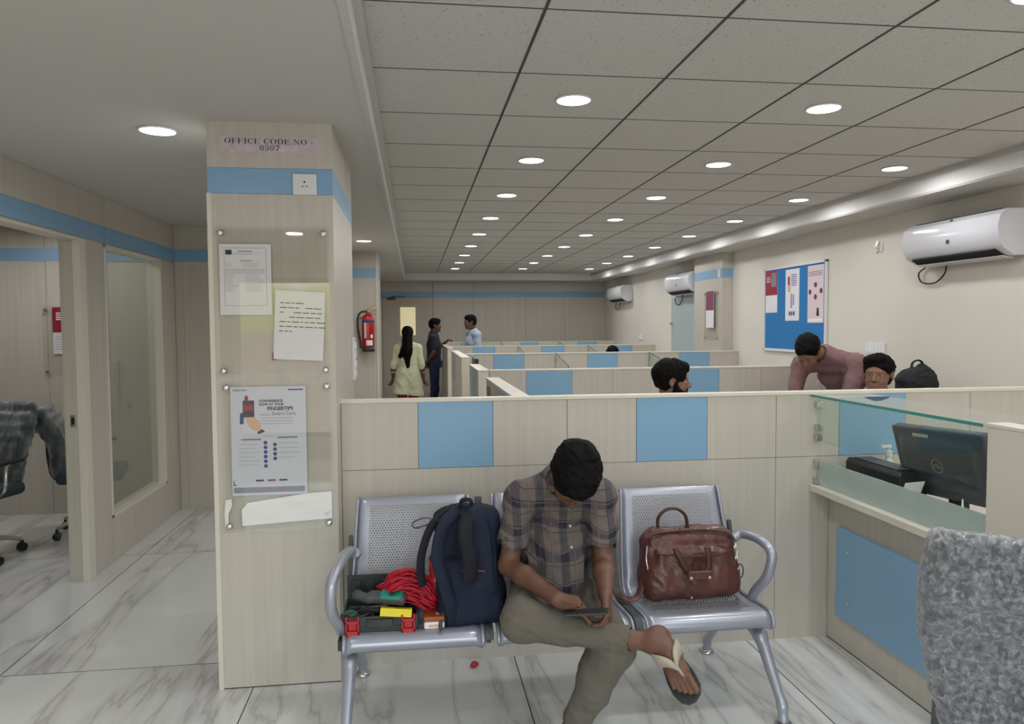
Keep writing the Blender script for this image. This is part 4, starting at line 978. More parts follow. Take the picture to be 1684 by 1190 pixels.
# black backpack on the desk by the right wall
bb = thing('backpack', 'black backpack standing on the desk against the right wall', 'backpack', (3.580, 4.92, .752))
F = Field(V(-.24, -.28, -.02), V(.24, .28, .72), .007)
F.rbox((0, 0, .25), (.128, .10, .255), .07, None, .02); F.rbox((0, -.09, .17), (.115, .05, .16), .045, None, .02); F.cone((-.07, 0, .43), (.05, .02, .50), .06, .055, .04); F.noise(.009, 26, 3); F.noise(.003, 70, 5); F.clipz(lambda X, Y, Z: -(Z-.002)+0*X+0*Y)
def shift(o, d): # meshes built around the thing's own origin
    co = np.empty(len(o.data.vertices)*3); o.data.vertices.foreach_get('co', co); co = co.reshape(-1, 3)+np.array(d); o.data.vertices.foreach_set('co', co.ravel()); return o
shift(fobj('bag_body', F, 'black_fabric', bb, 1), parent_loc(bb))
obj('top_handle', MB().tube(smoothpath([(-.03, .02, .50), (-.01, .03, .565), (.05, .03, .575), (.09, .02, .50)], 6), .013, 8, flat=.5), 'black_fabric', bb, smooth=True)
# ================================================================ office chairs behind the doorway and the nearest chair
vary(mat('chair_grey', srgb(74, 78, 84), .9), nscale=180, amt=.35, detail=2, bump=.25)
def wrapmat(nm, sc, lo_, hi_, zs):
    m = mat(nm, srgb(196, 200, 206), .3); t = m.node_tree; b = t.nodes['Principled BSDF']; out = [n for n in t.nodes if n.type == 'OUTPUT_MATERIAL'][0]
    tc = nn(t, 'ShaderNodeTexCoord'); n1_ = nn(t, 'ShaderNodeTexNoise', Scale=sc, Detail=8.0, Distortion=.7); mp = nn(t, 'ShaderNodeMapping'); mp.inputs['Scale'].default_value = (1, 1, zs); t.links.new(tc.outputs['Object'], mp.inputs[0]); t.links.new(mp.outputs[0], n1_.inputs[0])
    rp = nn(t, 'ShaderNodeValToRGB'); rp.color_ramp.elements[0].position = .40; rp.color_ramp.elements[0].color = (lo_,)*3+(1,); rp.color_ramp.elements[1].position = .72; rp.color_ramp.elements[1].color = (hi_,)*3+(1,)
    t.links.new(n1_.outputs[0], rp.inputs[0]); tr = nn(t, 'ShaderNodeBsdfTransparent'); mx = nn(t, 'ShaderNodeMixShader'); lw_ = nn(t, 'ShaderNodeLayerWeight', Blend=.35); ad = nn(t, 'ShaderNodeMath', operation='MULTIPLY_ADD', use_clamp=True); t.links.new(lw_.outputs['Facing'], ad.inputs[0]); ad.inputs[1].default_value = .45; t.links.new(rp.outputs[0], ad.inputs[2]); t.links.new(ad.outputs[0], mx.inputs[0]); t.links.new(tr.outputs[0], mx.inputs[1]); t.links.new(b.outputs[0], mx.inputs[2])
    gl = nn(t, 'ShaderNodeBsdfGlossy', Roughness=.18); fr = nn(t, 'ShaderNodeFresnel', IOR=1.3); bp = nn(t, 'ShaderNodeBump', Strength=.9, Distance=.02); t.links.new(n1_.outputs[0], bp.inputs['Height']); t.links.new(bp.outputs[0], gl.inputs['Normal']); t.links.new(bp.outputs[0], fr.inputs['Normal'])
    m2 = nn(t, 'ShaderNodeMixShader'); t.links.new(fr.outputs[0], m2.inputs[0]); t.links.new(mx.outputs[0], m2.inputs[1]); t.links.new(gl.outputs[0], m2.inputs[2]); t.links.new(m2.outputs[0], out.inputs[0])
wrapmat('bubble_wrap', 75.0, .10, .50, .8); wrapmat('thin_film', 14.0, .04, .42, .4)
def office_chair(loc, rz, label, top=1.05, w_=.23, fab='chair_grey', res=.008, arms=True, wrap='thin_film'):
    """faces +Y before rotation"""
    t = thing('office_chair', label, 'office chair', loc, rz)
    def part(nm, F, m, sm=1): 
        o = fobj(nm, F, m, None, sm); o.parent = t; return o
    F = Field(V(-.33, -.45, .42), V(.33, .10, top+.06), res)
    zb = .56
    for k in range(7):
        q = k/6; z = zb+(top-.06-zb)*q; y = -.22-.10*q+.05*math.sin(q*PI); ww = w_*(.78+.26*math.sin(min(1, q*1.25)*PI*.5)-.10*max(0, q-.75)*4*.6)
        F.rbox((0, y, z), (ww, .032, .085), .03, None, .03)
    part('backrest', F, fab)
    F2 = Field(F.lo, F.lo+F.h*(F.n-1), res); F2.a = F.a-.012; F2.noise(.005, 18, 7, .0); F2.noise(.003, 75, 3)
    wr = part('plastic_wrap', F2, wrap)
    F = Field(V(-.30, -.30, .38), V(.30, .32, .58), res); F.rbox((0, .0, .47), (.24, .23, .045), .04, None, .03); part('seat', F, fab)
    for s_ in (-1, 1) if arms else ():
        ar = obj('armrest', MB().tube(smoothpath([(s_*.24, .02, .46), (s_*.30, .04, .52), (s_*.30, .02, .66), (s_*.30, -.08, .675), (s_*.30, .16, .675)][:3]+[(s_*.30, .0, .675)], 5), .014, 8), 'chrome', t, smooth=True)
        obj('arm_pad', MB().box(s_*.30-.025, s_*.30+.025, -.12, .14, .675, .70), 'black_plastic', ar, bev=.008)
    obj('back_bracket', MB().tube(smoothpath([(0, -.10, .42), (0, -.26, .44), (0, -.30, .56), (0, -.31, .72)], 5), .022, 8, flat=.6), 'black_plastic', t, smooth=True)
    obj('gas_lift', MB().lathe((0, 0, .13), [(.028, 0), (.028, .16), (.018, .16), (.018, .30)], 16), 'chrome', t, smooth=True)
    for k in range(5):
        a = 2*PI*k/5+.3; c, s_ = math.cos(a), math.sin(a)
        lg = obj('base_leg', MB().tube([(0, 0, .14), (c*.10, s_*.10, .135), (c*.20, s_*.20, .115), (c*.29, s_*.29, .085)], [.030, .026, .022, .018], 8, flat=.75), 'base_beige', t, smooth=True)
        obj('caster', MB().lathe((c*.29-.0, s_*.29, .030), [(.008, -.024), (.029, -.022), (.030, .022), (.008, .024)], 14, 'x').box(c*.29-.008, c*.29+.008, s_*.29-.01, s_*.29+.01, .04, .08), 'black_plastic', lg)
    return t
mat('base_beige', srgb(176, 166, 140), .4)
vary(mat('chair_teal', srgb(58, 72, 80), .9), nscale=120, amt=.2)
office_chair((1.655, 1.775, 0), R_(-38), 'grey office chair in crumpled plastic wrap, nearest at the lower right', 1.06, .25, res=.006, arms=False, wrap='bubble_wrap')
office_chair((-3.06, 5.55, 0), R_(165), 'plastic wrapped office chair in the left room, nearer one at the doorway', 1.04, .24, 'chair_teal')
office_chair((-2.52, 6.20, 0), R_(-75), 'plastic wrapped office chair in the left room beside the rear wall', .98, .23, 'chair_teal')
office_chair((1.02, 7.1, 0), R_(200), 'plastic wrapped office chair glimpsed through the aisle gap', 1.0, .22, 'black_fabric')
# the notice in the left office
oa = thing('display_board', 'clear acrylic holder on the rear wall of the left office', 'display board', (-2.93, 6.852, 1.20))
obj('acrylic_sheet', MB().box(-.22, .22, -.022, -.018, 0, .60), 'acrylic', oa)
for x in (-.19, .19):
    for z in (.03, .56): obj('standoff', MB().lathe((x, 0, z), [(.008, 0), (.008, .02), (.014, .02), (.014, .03)], 12, 'y'), 'steel', oa)
op = thing('poster', 'crimson and white poster on the rear wall of the left office', 'poster', (-2.955, 6.840, 1.385))
obj('sheet', MB().box(-.115, .115, -.003, 0, 0, .40), 'paper', op); obj('crimson_block', MB().box(-.115, .115, -.0045, -.003, .185, .40), 'crimson', op)
g = MB(); [g.box(-.085, .02-.02*(i % 2), -.0055, -.0045, .345-.018*i, .355-.018*i) for i in range(4)]; obj('headline', g, 'paper_white', op)
g = MB(); lines(g, -.10, .10, .03, .16, 6, -.003, .003, 3); obj('print', g, 'ink_grey', op)
# ================================================================ the bench
bn = thing('waiting_bench', 'silver three seat perforated metal bench with cast arms', 'bench', (.575, 3.05, 0))
BXo, BYo = .575, 3.05
# seat sheet profile (y, z) from the front roll back to the top of the backrest
PROF = smoothpath([(0, 2.800, .372), (0, 2.785, .400), (0, 2.800, .428), (0, 2.84, .440), (0, 2.95, .432), (0, 3.05, .425), (0, 3.12, .440), (0, 3.165, .50), (0, 3.205, .60), (0, 3.245, .72), (0, 3.275, .82), (0, 3.292, .850), (0, 3.305, .845)], 4)
PROF = [(p.y, p.z) for p in PROF]
def seat_pan(xc, wf, wb):
    arc = [0]
    for a, b in zip(PROF, PROF[1:]): arc.append(arc[-1]+math.hypot(b[0]-a[0], b[1]-a[1]))
    vs, fs, mi, uv = [], [], [], []; nx = 18
    for i, (y, z) in enumerate(PROF):
        q = min(1, max(0, (z-.44)/.40)) if y > 3.0 else 0
        hw = wf*(1-q)+wb*q
        if y < 2.79: hw -= .004
        for j in range(nx+1):
            u = -1+2*j/nx; us = math.copysign(min(1, abs(u)*1.0), u); dip = -.004*(1-u*u) if .41 < z < .46 and 2.83 < y < 3.1 else 0
            edge = .010*max(0, abs(u)-.93)/.07
            vs.append((xc-BXo+us*hw, y-BYo+(edge if y > 3.15 else 0), z+dip-(edge if y < 3.12 else 0))); uv.append((us*hw, arc[i]))
    for i in range(len(PROF)-1):
        for j in range(nx):
            fs.append((i*(nx+1)+j, i*(nx+1)+j+1, (i+1)*(nx+1)+j+1, (i+1)*(nx+1)+j)); y, z = PROF[i]
            back = .49 < z < .81 and y > 3.1; seatp = 2.86 < y < 3.06 and z < .46
            mi.append(1 if (back or seatp) and 2 <= j < nx-2 else 0)
    me = bpy.data.meshes.new('seat'); me.from_pydata(vs, [], fs); me.materials.append(M['silver_paint']); me.materials.append(M['perforated'])
    me.polygons.foreach_set('material_index', mi); me.polygons.foreach_set('use_smooth', [True]*len(fs)); ul = me.uv_layers.new(name='UVMap')
    ul.data.foreach_set('uv', [c for p in fs for v in p for c in uv[v]])
    o = bpy.data.objects.new('seat', me); COL.objects.link(o); o.parent = bn
    q = o.modifiers.new('s', 'SOLIDIFY'); q.thickness = .0035; q.offset = -1
    return o
for xc, wf, wb in ((-.015, .262, .240), (.573, .266, .240), (1.160, .262, .232)):
    st_ = seat_pan(xc, wf, wb)
    for s_ in (-1, 1):
        r = [(xc-BXo+s_*wf*(1-(min(1, max(0, (z-.44)/.40)) if y > 3.0 else 0)*(1-wb/wf)), y-BYo, z-.006) for y, z in PROF[2:]]
        obj('edge_rib', MB().tube(r, .0075, 8), 'silver_paint', st_, smooth=True)
Lb = lambda x, y, z: (x-BXo, y-BYo, z)
obj('beam', MB().box(-.290-BXo, 1.435-BXo, 3.02-BYo, 3.08-BYo, .325, .385), 'silver_paint', bn, bev=.006)
for x in (.272, .868):
    top = [(y-BYo, z-.001) for y, z in PROF[4:-6]]; g_ = MB(); n_ = len(top); hw_ = .016
    for sx_ in (-1, 1): g_.add([(x-BXo+sx_*hw_, y, z) for y, z in top]+[(x-BXo+sx_*hw_, y+.012, z-.035) for y, z in top], [(i, i+1, n_+i+1, n_+i) for i in range(n_-1)])
    g_.add([(x-BXo+sx_*hw_, y, z) for sx_ in (-1, 1) for y, z in top], [(i, i+1, n_+i+1, n_+i) for i in range(n_-1)])
    obj('gap_cover', g_, 'dark_grey', bn)
for x in (-.283, .272, .868, 1.428):
    obj('support_bracket', MB().prism([(2.82-BYo, .372), (2.81-BYo, .395), (3.10-BYo, .400), (3.155-BYo, .46), (3.23-BYo, .70), (3.25-BYo, .70), (3.185-BYo, .45), (3.12-BYo, .335), (3.00-BYo, .335)], x-BXo-.009, x-BXo+.009, 'x'), 'dark_grey', bn, bev=.003)
for x in (-.255, 1.400):
    F = Field(V(x-.08, 2.55, -.01), V(x+.12, 3.56, .42), .006)
    xf = x+(.042 if x > 0 else -.018)
    F.cone((x, 3.03, .345), (xf*.5+x*.5, 2.90, .30), .030, .027, .02); F.cone((xf*.5+x*.5, 2.90, .30), (xf, 2.745, .075), .027, .019, .02); F.cone((xf, 2.745, .075), (xf, 2.735, .02), .019, .021, .02)
    F.cone((x, 3.06, .345), (x, 3.22, .27), .028, .024, .02); F.cone((x, 3.22, .27), (x, 3.41, .065), .024, .018, .02); F.cone((x, 3.41, .065), (x, 3.42, .02), .018, .020, .02)
    lg = fobj('leg_frame', F, 'silver_paint', bn, 2)
    for y, xx in ((2.735, xf), (3.42, x)):
        obj('foot_pad', MB().lathe((xx-BXo, y-BYo, 0), [(.034, 0), (.036, .006), (.030, .014), (.018, .020)], 20), 'steel', lg, smooth=True)
# looped arm rests
for sx in (-1, 1):
    x = BXo+sx*.868
    if sx > 0: pts = [(1.385, 3.10, .655), (1.425, 3.10, .672), (1.455, 3.04, .676), (1.467, 2.95, .668), (1.468, 2.90, .640), (1.462, 2.90, .585), (1.452, 2.92, .53), (1.43, 2.97, .46), (1.42, 3.0, .39)]
    else: pts = [(-.24, 3.10, .655), (-.27, 3.08, .680), (-.288, 2.96, .695), (-.300, 2.82, .690), (-.312, 2.765, .665), (-.318, 2.755, .60), (-.315, 2.775, .54), (-.295, 2.83, .465), (-.282, 2.90, .395)]
    am = obj('arm_rest', MB().tube([Lb(*p) for p in smoothpath(pts, 6)], .021, 12), 'silver_paint', bn, smooth=True)
obj('end_plug', MB().box(-.300-BXo, -.285-BXo, 2.80-BYo, 2.86-BYo, .385, .42), 'black_plastic', bn)
# ================================================================ navy backpack on the left seat
bp = thing('backpack', 'large navy backpack with hanging straps on the bench left seat', 'backpack', (.195, 2.97, .436))
vary(mat('navy_fabric', srgb(17, 27, 50), .85), nscale=10, amt=.22, bump=.15, bscale=260); mat('navy_dark', srgb(14, 18, 30), .85)
lean = V(-.02, .10, 0)
F = Field(V(-.02, 2.74, .425), V(.40, 3.22, .93), .0048)
def Q(x, y, z): return (x, y, z)
Rb = frame((.10, 1, -.20), (0, .18, 1))
F.rbox((.205, 2.985, .64), (.125, .105, .225), .065, Rb, .02); F.rbox((.185, 2.90, .565), (.105, .06, .135), .045, Rb, .02); F.rbox((.255, 2.955, .70), (.075, .11, .17), .05, Rb, .03)
F.cone((.12, 2.97, .83), (.27, 2.97, .835), .045, .045, .03); F.ell((.30, 2.90, .52), (.05, .09, .10), None, .03)
F.noise(.007, 20, 8); F.noise(.003, 55, 2); F.clipz(lambda X, Y, Z: -(Z-.437)+0*X+0*Y)
bbod = fobj('bag_body', F, 'navy_fabric', bp, 1)
W_ = lambda pts: [tuple(V(*p)-V(.195, 2.97, .436)) for p in pts]
mat('orange_trim', srgb(150, 80, 50), .7)
obj('pocket_trim', MB().tube(W_(smoothpath([(.17, 2.835, .655), (.21, 2.828, .658), (.26, 2.830, .652)], 4)), .0022, 6), 'orange_trim', bbod)
obj('zip_line', MB().tube(W_(smoothpath([(.275, 2.865, .845), (.295, 2.835, .76), (.30, 2.815, .66), (.30, 2.81, .56)], 5)), .003, 6), 'navy_dark', bbod)
obj('shoulder_strap', MB().tube(W_(smoothpath([(.16, 2.92, .870), (.10, 2.85, .83), (.075, 2.82, .72), (.100, 2.81, .62), (.125, 2.81, .53), (.135, 2.83, .46)], 6)), .026, 10, flat=.35, upv=(0, 1, 0)), 'navy_fabric', bp, smooth=True)
obj('shoulder_strap', MB().tube(W_(smoothpath([(.125, 2.93, .865), (.06, 2.86, .835), (.020, 2.84, .74), (.012, 2.84, .66), (.020, 2.85, .60)], 6)), .018, 10, flat=.35, upv=(0, 1, 0)), 'navy_dark', bp, smooth=True)
obj('shoulder_strap', MB().tube(W_(smoothpath([(.20, 2.90, .862), (.185, 2.83, .80), (.20, 2.80, .71), (.20, 2.81, .62)], 6)), .030, 10, flat=.3, upv=(0, 1, 0)), 'navy_dark', bp, smooth=True)
obj('grab_loop', MB().tube(W_(smoothpath([(.175, 2.95, .865), (.178, 2.94, .905), (.215, 2.94, .905), (.218, 2.95, .865)], 6)), .014, 10, flat=.5), 'navy_dark', bp, smooth=True)
obj('loose_webbing', MB().tube(W_(smoothpath([(.09, 2.88, .845), (.03, 2.86, .862), (-.015, 2.86, .845), (-.005, 2.86, .825), (.05, 2.86, .838)], 6)), .007, 8, flat=.4), 'dark_grey', bp, smooth=True)
obj('webbing_tail', MB().tube(W_(smoothpath([(.10, 2.84, .50), (.085, 2.81, .46), (.09, 2.79, .445)], 5)), .008, 8, flat=.4), 'dark_grey', bp, smooth=True)
obj('strap_rivet', MB().lathe(W_([(.178, 2.822, .795)])[0], [(.0045, 0), (.0045, .004)], 10, 'y'), 'steel', bp)
# ================================================================ brown leather briefcase on the right seat
lb = thing('briefcase', 'reddish brown leather briefcase with handles on the right seat', 'bag', (1.165, 3.06, .430))
vary(mat('leather', srgb(88, 46, 40), .42, **{'Coat Weight': .2}), nscale=7, amt=.2, bump=.12, bscale=90); mat('leather_dark', srgb(66, 34, 28), .45); mat('brass', (.72, .60, .40), .3, 1)
Rl = frame((-.03, 1, -.16), (0, .16, 1))
F = Field(V(.90, 2.90, .42), V(1.44, 3.24, .78), .0045)
F.rbox((1.165, 3.065, .572), (.205, .062, .135), .045, Rl, .02); F.rbox((1.165, 3.045, .50), (.212, .075, .075), .05, Rl, .04); F.rbox((1.165, 3.09, .690), (.175, .040, .032), .028, Rl, .02)
F.rbox((1.165, 3.00, .555), (.165, .030, .095), .028, Rl, .02)
F.noise(.006, 17, 31); F.noise(.0022, 60, 12); F.clipz(lambda X, Y, Z: -(Z-.4325)+0*X+0*Y)
lbod = fobj('bag_body', F, 'leather', lb, 1)
Wl = lambda pts: [tuple(V(*p)-V(1.165, 3.06, .430)) for p in pts]
obj('zip_rim', MB().tube(Wl(smoothpath([(.975, 3.01, .690), (1.0, 3.02, .712), (1.10, 3.035, .716), (1.24, 3.035, .716), (1.325, 3.02, .705), (1.345, 3.01, .680)], 6)), .006, 8), 'leather_dark', lbod, smooth=True)
obj('seam_piping', MB().tube(Wl(smoothpath([(.985, 2.972, .645), (1.08, 2.955, .634), (1.165, 2.952, .630), (1.26, 2.955, .634), (1.335, 2.975, .645)], 6)), .004, 8), 'leather_dark', lbod, smooth=True)
obj('carry_handle', MB().tube(Wl(smoothpath([(1.035, 3.075, .715), (1.038, 3.08, .765), (1.075, 3.082, .800), (1.125, 3.082, .800), (1.160, 3.08, .770), (1.168, 3.075, .720)], 6)), .011, 10, flat=.6), 'leather_dark', lb, smooth=True)
obj('front_handle', MB().tube(Wl(smoothpath([(1.065, 2.950, .668), (1.090, 2.938, .625), (1.120, 2.935, .575), (1.165, 2.925, .555), (1.205, 2.932, .578), (1.212, 2.940, .63), (1.205, 2.952, .668)], 6)), .013, 10, flat=.45, upv=(0, 1, 0)), 'leather_dark', lb, smooth=True)
hp = obj('handle_patch', MB().box(-.055, .050, -.150, -.136, .112, .150), 'leather', lb, bev=.006)
for x in (-.042, .037): obj('rivet', MB().lathe((x, -.150, .122), [(.007, 0), (.007, .003), (.003, .006)], 14, 'y'), 'brass', hp)
obj('base_stud', MB().lathe(Wl([(1.148, 2.972, .448)])[0], [(.005, 0), (.005, .004)], 10, 'y'), 'brass', lb)
ch = MB()
for i in range(5): c = Wl([(1.352+.006*i*.5, 3.0, .650-.024*i)])[0]; ch.tube([(c[0]+(.008*math.cos(t) if i % 2 else 0), c[1]+(0 if i % 2 else .008*math.cos(t)), c[2]+.014*math.sin(t)) for t in np.linspace(0, 2*PI, 11)[:-1]], .002, 5, closed=True)
obj('chain_clip', ch, 'steel', lb)
obj('strap_ring', MB().tube([tuple(V(*Wl([(1.372, 2.99, .545)])[0])+V(.014*math.cos(t), 0, .030*math.sin(t))) for t in np.linspace(0, 2*PI, 15)[:-1]], .003, 6, closed=True), 'dark_grey', lb)
obj('shoulder_strap', MB().tube(Wl(smoothpath([(.975, 3.05, .62), (.955, 3.03, .53), (.93, 3.0, .470), (.90, 2.99, .448), (.862, 3.0, .452), (.845, 3.04, .450)], 6)), .015, 10, flat=.35, upv=(0, 0, 1)), 'leather', lb, smooth=True)
obj('side_chain', MB().tube(Wl(smoothpath([(.972, 3.03, .66), (.962, 3.01, .61), (.968, 3.0, .56)], 5)), .005, 6), 'steel', lb, smooth=True)
# ================================================================ tool box and its clutter
tb = thing('tool_box', 'open black plastic tool box with two red latches', 'tool box', (-.135, 2.935, .438))
vary(mat('dark_green_plastic', srgb(44, 52, 50), .45), nscale=30, amt=.3)
mat('tool_red', srgb(178, 34, 44), .35); mat('wire_red', srgb(190, 22, 48), .4); mat('teal', srgb(20, 132, 108), .4); mat('yellow', srgb(226, 208, 20), .45); mat('box_brown', srgb(156, 82, 40), .45)
g = MB()
g.box(-.150, .135, -.100, .110, 0, .012).box(-.150, .135, -.104, -.092, 0, .060).box(-.150, .135, .102, .112, 0, .065).box(-.152, -.142, -.10, .11, 0, .062).box(.127, .137, -.10, .11, 0, .062)
g.box(-.125, .11, -.108, -.102, .012, .022).box(-.06, .04, -.112, -.104, .018, .05)
obj('tray', g, 'dark_green_plastic', tb, bev=.003)
obj('divider', MB().box(-.145, .13, .0, .006, .012, .055).box(-.04, -.034, -.095, .0, .012, .05), 'dark_green_plastic', tb)
g = MB().box(-.150, .15, .115, .125, .01, .15).box(-.150, .15, .118, .175, .0, .012)
for i in range(5): g.box(-.13+.055*i, -.095+.055*i, .105, .118, .03, .045).box(-.13+.055*i, -.095+.055*i, .105, .118, .08, .13)
obj('lid', g, 'dark_green_plastic', tb, bev=.002)
for x in (-.112, .098):
    lt_ = obj('latch', MB().box(x-.026, x-.019, -.122, -.103, -.004, .066).box(x+.019, x+.026, -.122, -.103, -.004, .066).box(x-.026, x+.026, -.122, -.104, -.006, .012).box(x-.026, x+.026, -.122, -.104, .040, .050).box(x-.016, x+.016, -.112, -.104, .012, .045), 'tool_red', tb, bev=.002)
rs = random.Random(5)
def sit_on(x, y, z, name, label, cat): return thing(name, label, cat, (x, y, z))
for nm, lab, x, y, z, L, ang, r, hc in (('screwdriver', 'black handled screwdriver at the back of the tool box', -.20, 2.99, .475, .16, .1, .012, 'black_plastic'), ('pliers', 'dark green handled pliers lying at the left of the tool box', -.225, 2.90, .478, .14, .5, .011, 'dark_green_plastic'),
    ('hammer', 'short dark hammer lying across the middle of the tool box', -.14, 2.925, .484, .17, -.15, .013, 'dark_grey'), ('wrench', 'steel wrench beneath the yellow box', -.09, 2.868, .462, .15, .2, .006, 'steel')):
    t = thing(nm, lab, 'tool', (x, y, z)); d = V(math.cos(ang), math.sin(ang), 0)
    obj('handle', MB().tube([tuple(-d*L*.5), tuple(-d*L*.45), tuple(-d*L*.1), tuple(d*0)], [r*.8, r*1.15, r, r*.8], 10), hc, t, smooth=True)
    if nm == 'hammer': obj('head', MB().obox(tuple(d*L*.42), (-d[1], d[0], 0), tuple(d), (0, 0, 1), .045, .012, .012).obox(tuple(d*L*.2), tuple(d), (-d[1], d[0], 0), (0, 0, 1), L*.22, .005, .005), 'steel', t, bev=.003)
    elif nm == 'pliers': obj('jaws', MB().tube([tuple(d*0), tuple(d*.02+V(0, .01, 0)), tuple(d*.06)], [.006, .010, .003], 8), 'steel', t); obj('handle', MB().tube([tuple(-d*L*.45+V(-d[1], d[0], 0)*.035), tuple(-d*L*.2+V(-d[1], d[0], 0)*.022), (0, 0, 0)], [.010, .010, .007], 10), hc, t, smooth=True)
    else: obj('shaft', MB().tube([tuple(d*0), tuple(d*L*.5)], [.004, .004], 8), 'steel', t)
# coil of black cable and small dark fittings
cb = thing('cable_coil', 'coil of dark cable heaped at the left of the tool box', 'cable', (-.215, 2.865, .452))
obj('coil', MB().tube([(.035*math.cos(t)*(1+.12*math.sin(t*.37)), .030*math.sin(t), .014+.0022*t*.5+.004*math.sin(t*1.7)) for t in np.linspace(0, 2*PI*5, 90)], .0045, 6), 'black_plastic', cb, smooth=True)
rl = thing('tape_reel', 'dark green tape measure in the front corner of the tool box', 'tape measure', (-.255, 2.868, .452))
obj('case', MB().lathe((0, 0, .030), [(.026, -.022), (.030, -.016), (.030, .016), (.026, .022)], 22, 'y'), 'dark_green_plastic', rl, smooth=True)
obj('band', MB().lathe((0, 0, .030), [(.0308, -.007), (.0308, .007)], 22, 'y'), 'teal', rl, smooth=True)
dr = thing('multimeter', 'teal and black handheld meter lying in the tool box', 'meter', (-.118, 2.885, .548))
F = Field(V(-.14, -.09, -.04), V(.12, .09, .06), .0035); Rm = frame((.2, .9, .25), (0, -.3, 1)); F.rbox((0, 0, .0), (.075, .026, .018), .014, Rm, .006); F.cone((-.075, 0, .0), (-.115, .015, .012), .017, .020, .02)
shift(fobj('meter_body', F, 'dark_grey', dr, 1), parent_loc(dr))
F = Field(V(-.06, -.06, -.04), V(.10, .07, .06), .0035); F.rbox((.018, 0, .002), (.048, .029, .021), .016, Rm, .006); sh_ = shift(fobj('teal_shell', F, 'teal', dr, 1), parent_loc(dr))
obj('dial', MB().lathe((.02, -.018, .020), [(.011, 0), (.011, .006), (.006, .008)], 16), 'black_plastic', sh_)
yb = thing('yellow_box', 'flat yellow packet lying on the tool box tray', 'packet', (-.083, 2.850, .490))
obj('carton', MB().obox((0, 0, .014), (1, .0, -.10), (0, 1, -.25), (.10, .25, 1), .060, .030, .015), 'yellow', yb, bev=.002)
bw = thing('small_box', 'small brown topped white box on the front of the seat', 'box', (.062, 2.855, .438))
obj('box_base', MB().box(-.040, .040, -.035, .040, .0, .030), 'white_plastic', bw, bev=.008); obj('box_lid', MB().box(-.041, .041, -.036, .041, .0305, .050), 'box_brown', bw, bev=.006)
obj('lid_print', MB().box(.008, .026, -.012, .004, .0502, .0508), 'paper_white', bw); obj('side_label', MB().box(-.022, .020, -.0362, -.0345, .010, .020), 'skin_print', bw)
# red wire bundle : many strands in two hanks
rw = thing('wire_bundle', 'tangled bundle of thin red wire heaped over the tool box', 'wire', (-.022, 2.955, .475))
rs = random.Random(11)
def strands(n, path, rad, seed, nm):
    rs = random.Random(seed); g = MB(); P_ = [V(*p) for p in path]
    for i in range(n):
        a0 = rs.random()*6.28; q = rad*math.sqrt(rs.random()); tw = rs.uniform(-1.5, 1.5); pts = []
        for k, p in enumerate(P_):
            a = a0+tw*k/len(P_); e = .35 if k in (0, len(P_)-1) else 1
            pts.append(p+V(0, math.cos(a), math.sin(a))*q*e*(1.0)+V(rs.uniform(-.012, .012), rs.uniform(-.010, .010), rs.uniform(-.010, .010)))
        g.tube(smoothpath(pts, 4), .0030, 5)
    return obj(nm, g, 'wire_red', rw, smooth=True)
strands(75, [(-.115, -.02, .060), (-.085, -.03, .10), (-.02, -.03, .125), (.045, -.03, .105), (.085, -.03, .055), (.10, -.02, .030)], .046, 1, 'hank')
strands(40, [(-.13, -.01, .075), (-.08, -.02, .085), (.0, -.04, .075), (.07, -.05, .035), (.10, -.03, .02)], .040, 2, 'hank')
strands(50, [(.085, -.02, .185), (.098, -.02, .15), (.105, -.02, .10), (.095, -.02, .05), (.07, -.03, .02)], .026, 3, 'hank')
F = Field(V(.02, -.06, .05), V(.16, .03, .24), .004); F.cone((.092, -.012, .198), (.098, -.012, .11), .024, .030, .02); F.cone((.098, -.012, .11), (.085, -.02, .05), .028, .034, .02); F.noise(.004, 50, 4)
shift(fobj('wrapped_end', F, 'tool_red', rw, 1), parent_loc(rw))
obj('tie', MB().tube(smoothpath([(.072, -.035, .205), (.09, -.038, .228), (.115, -.03, .205)], 4), .008, 8), 'dark_green_plastic', rw, smooth=True)
db = thing('scrap', 'tiny crumpled red wrapper on the floor under the bench', 'litter', (.262, 3.42, 0))
F = Field(V(-.04, -.03, -.01), V(.06, .04, .05), .004); F.ell((0, 0, .012), (.022, .016, .012), None, .01); F.noise(.006, 90, 2); F.clipz(lambda X, Y, Z: -(Z-.001)+0*X+0*Y); shift(fobj('wrapper', F, 'tool_red', db, 0), parent_loc(db))
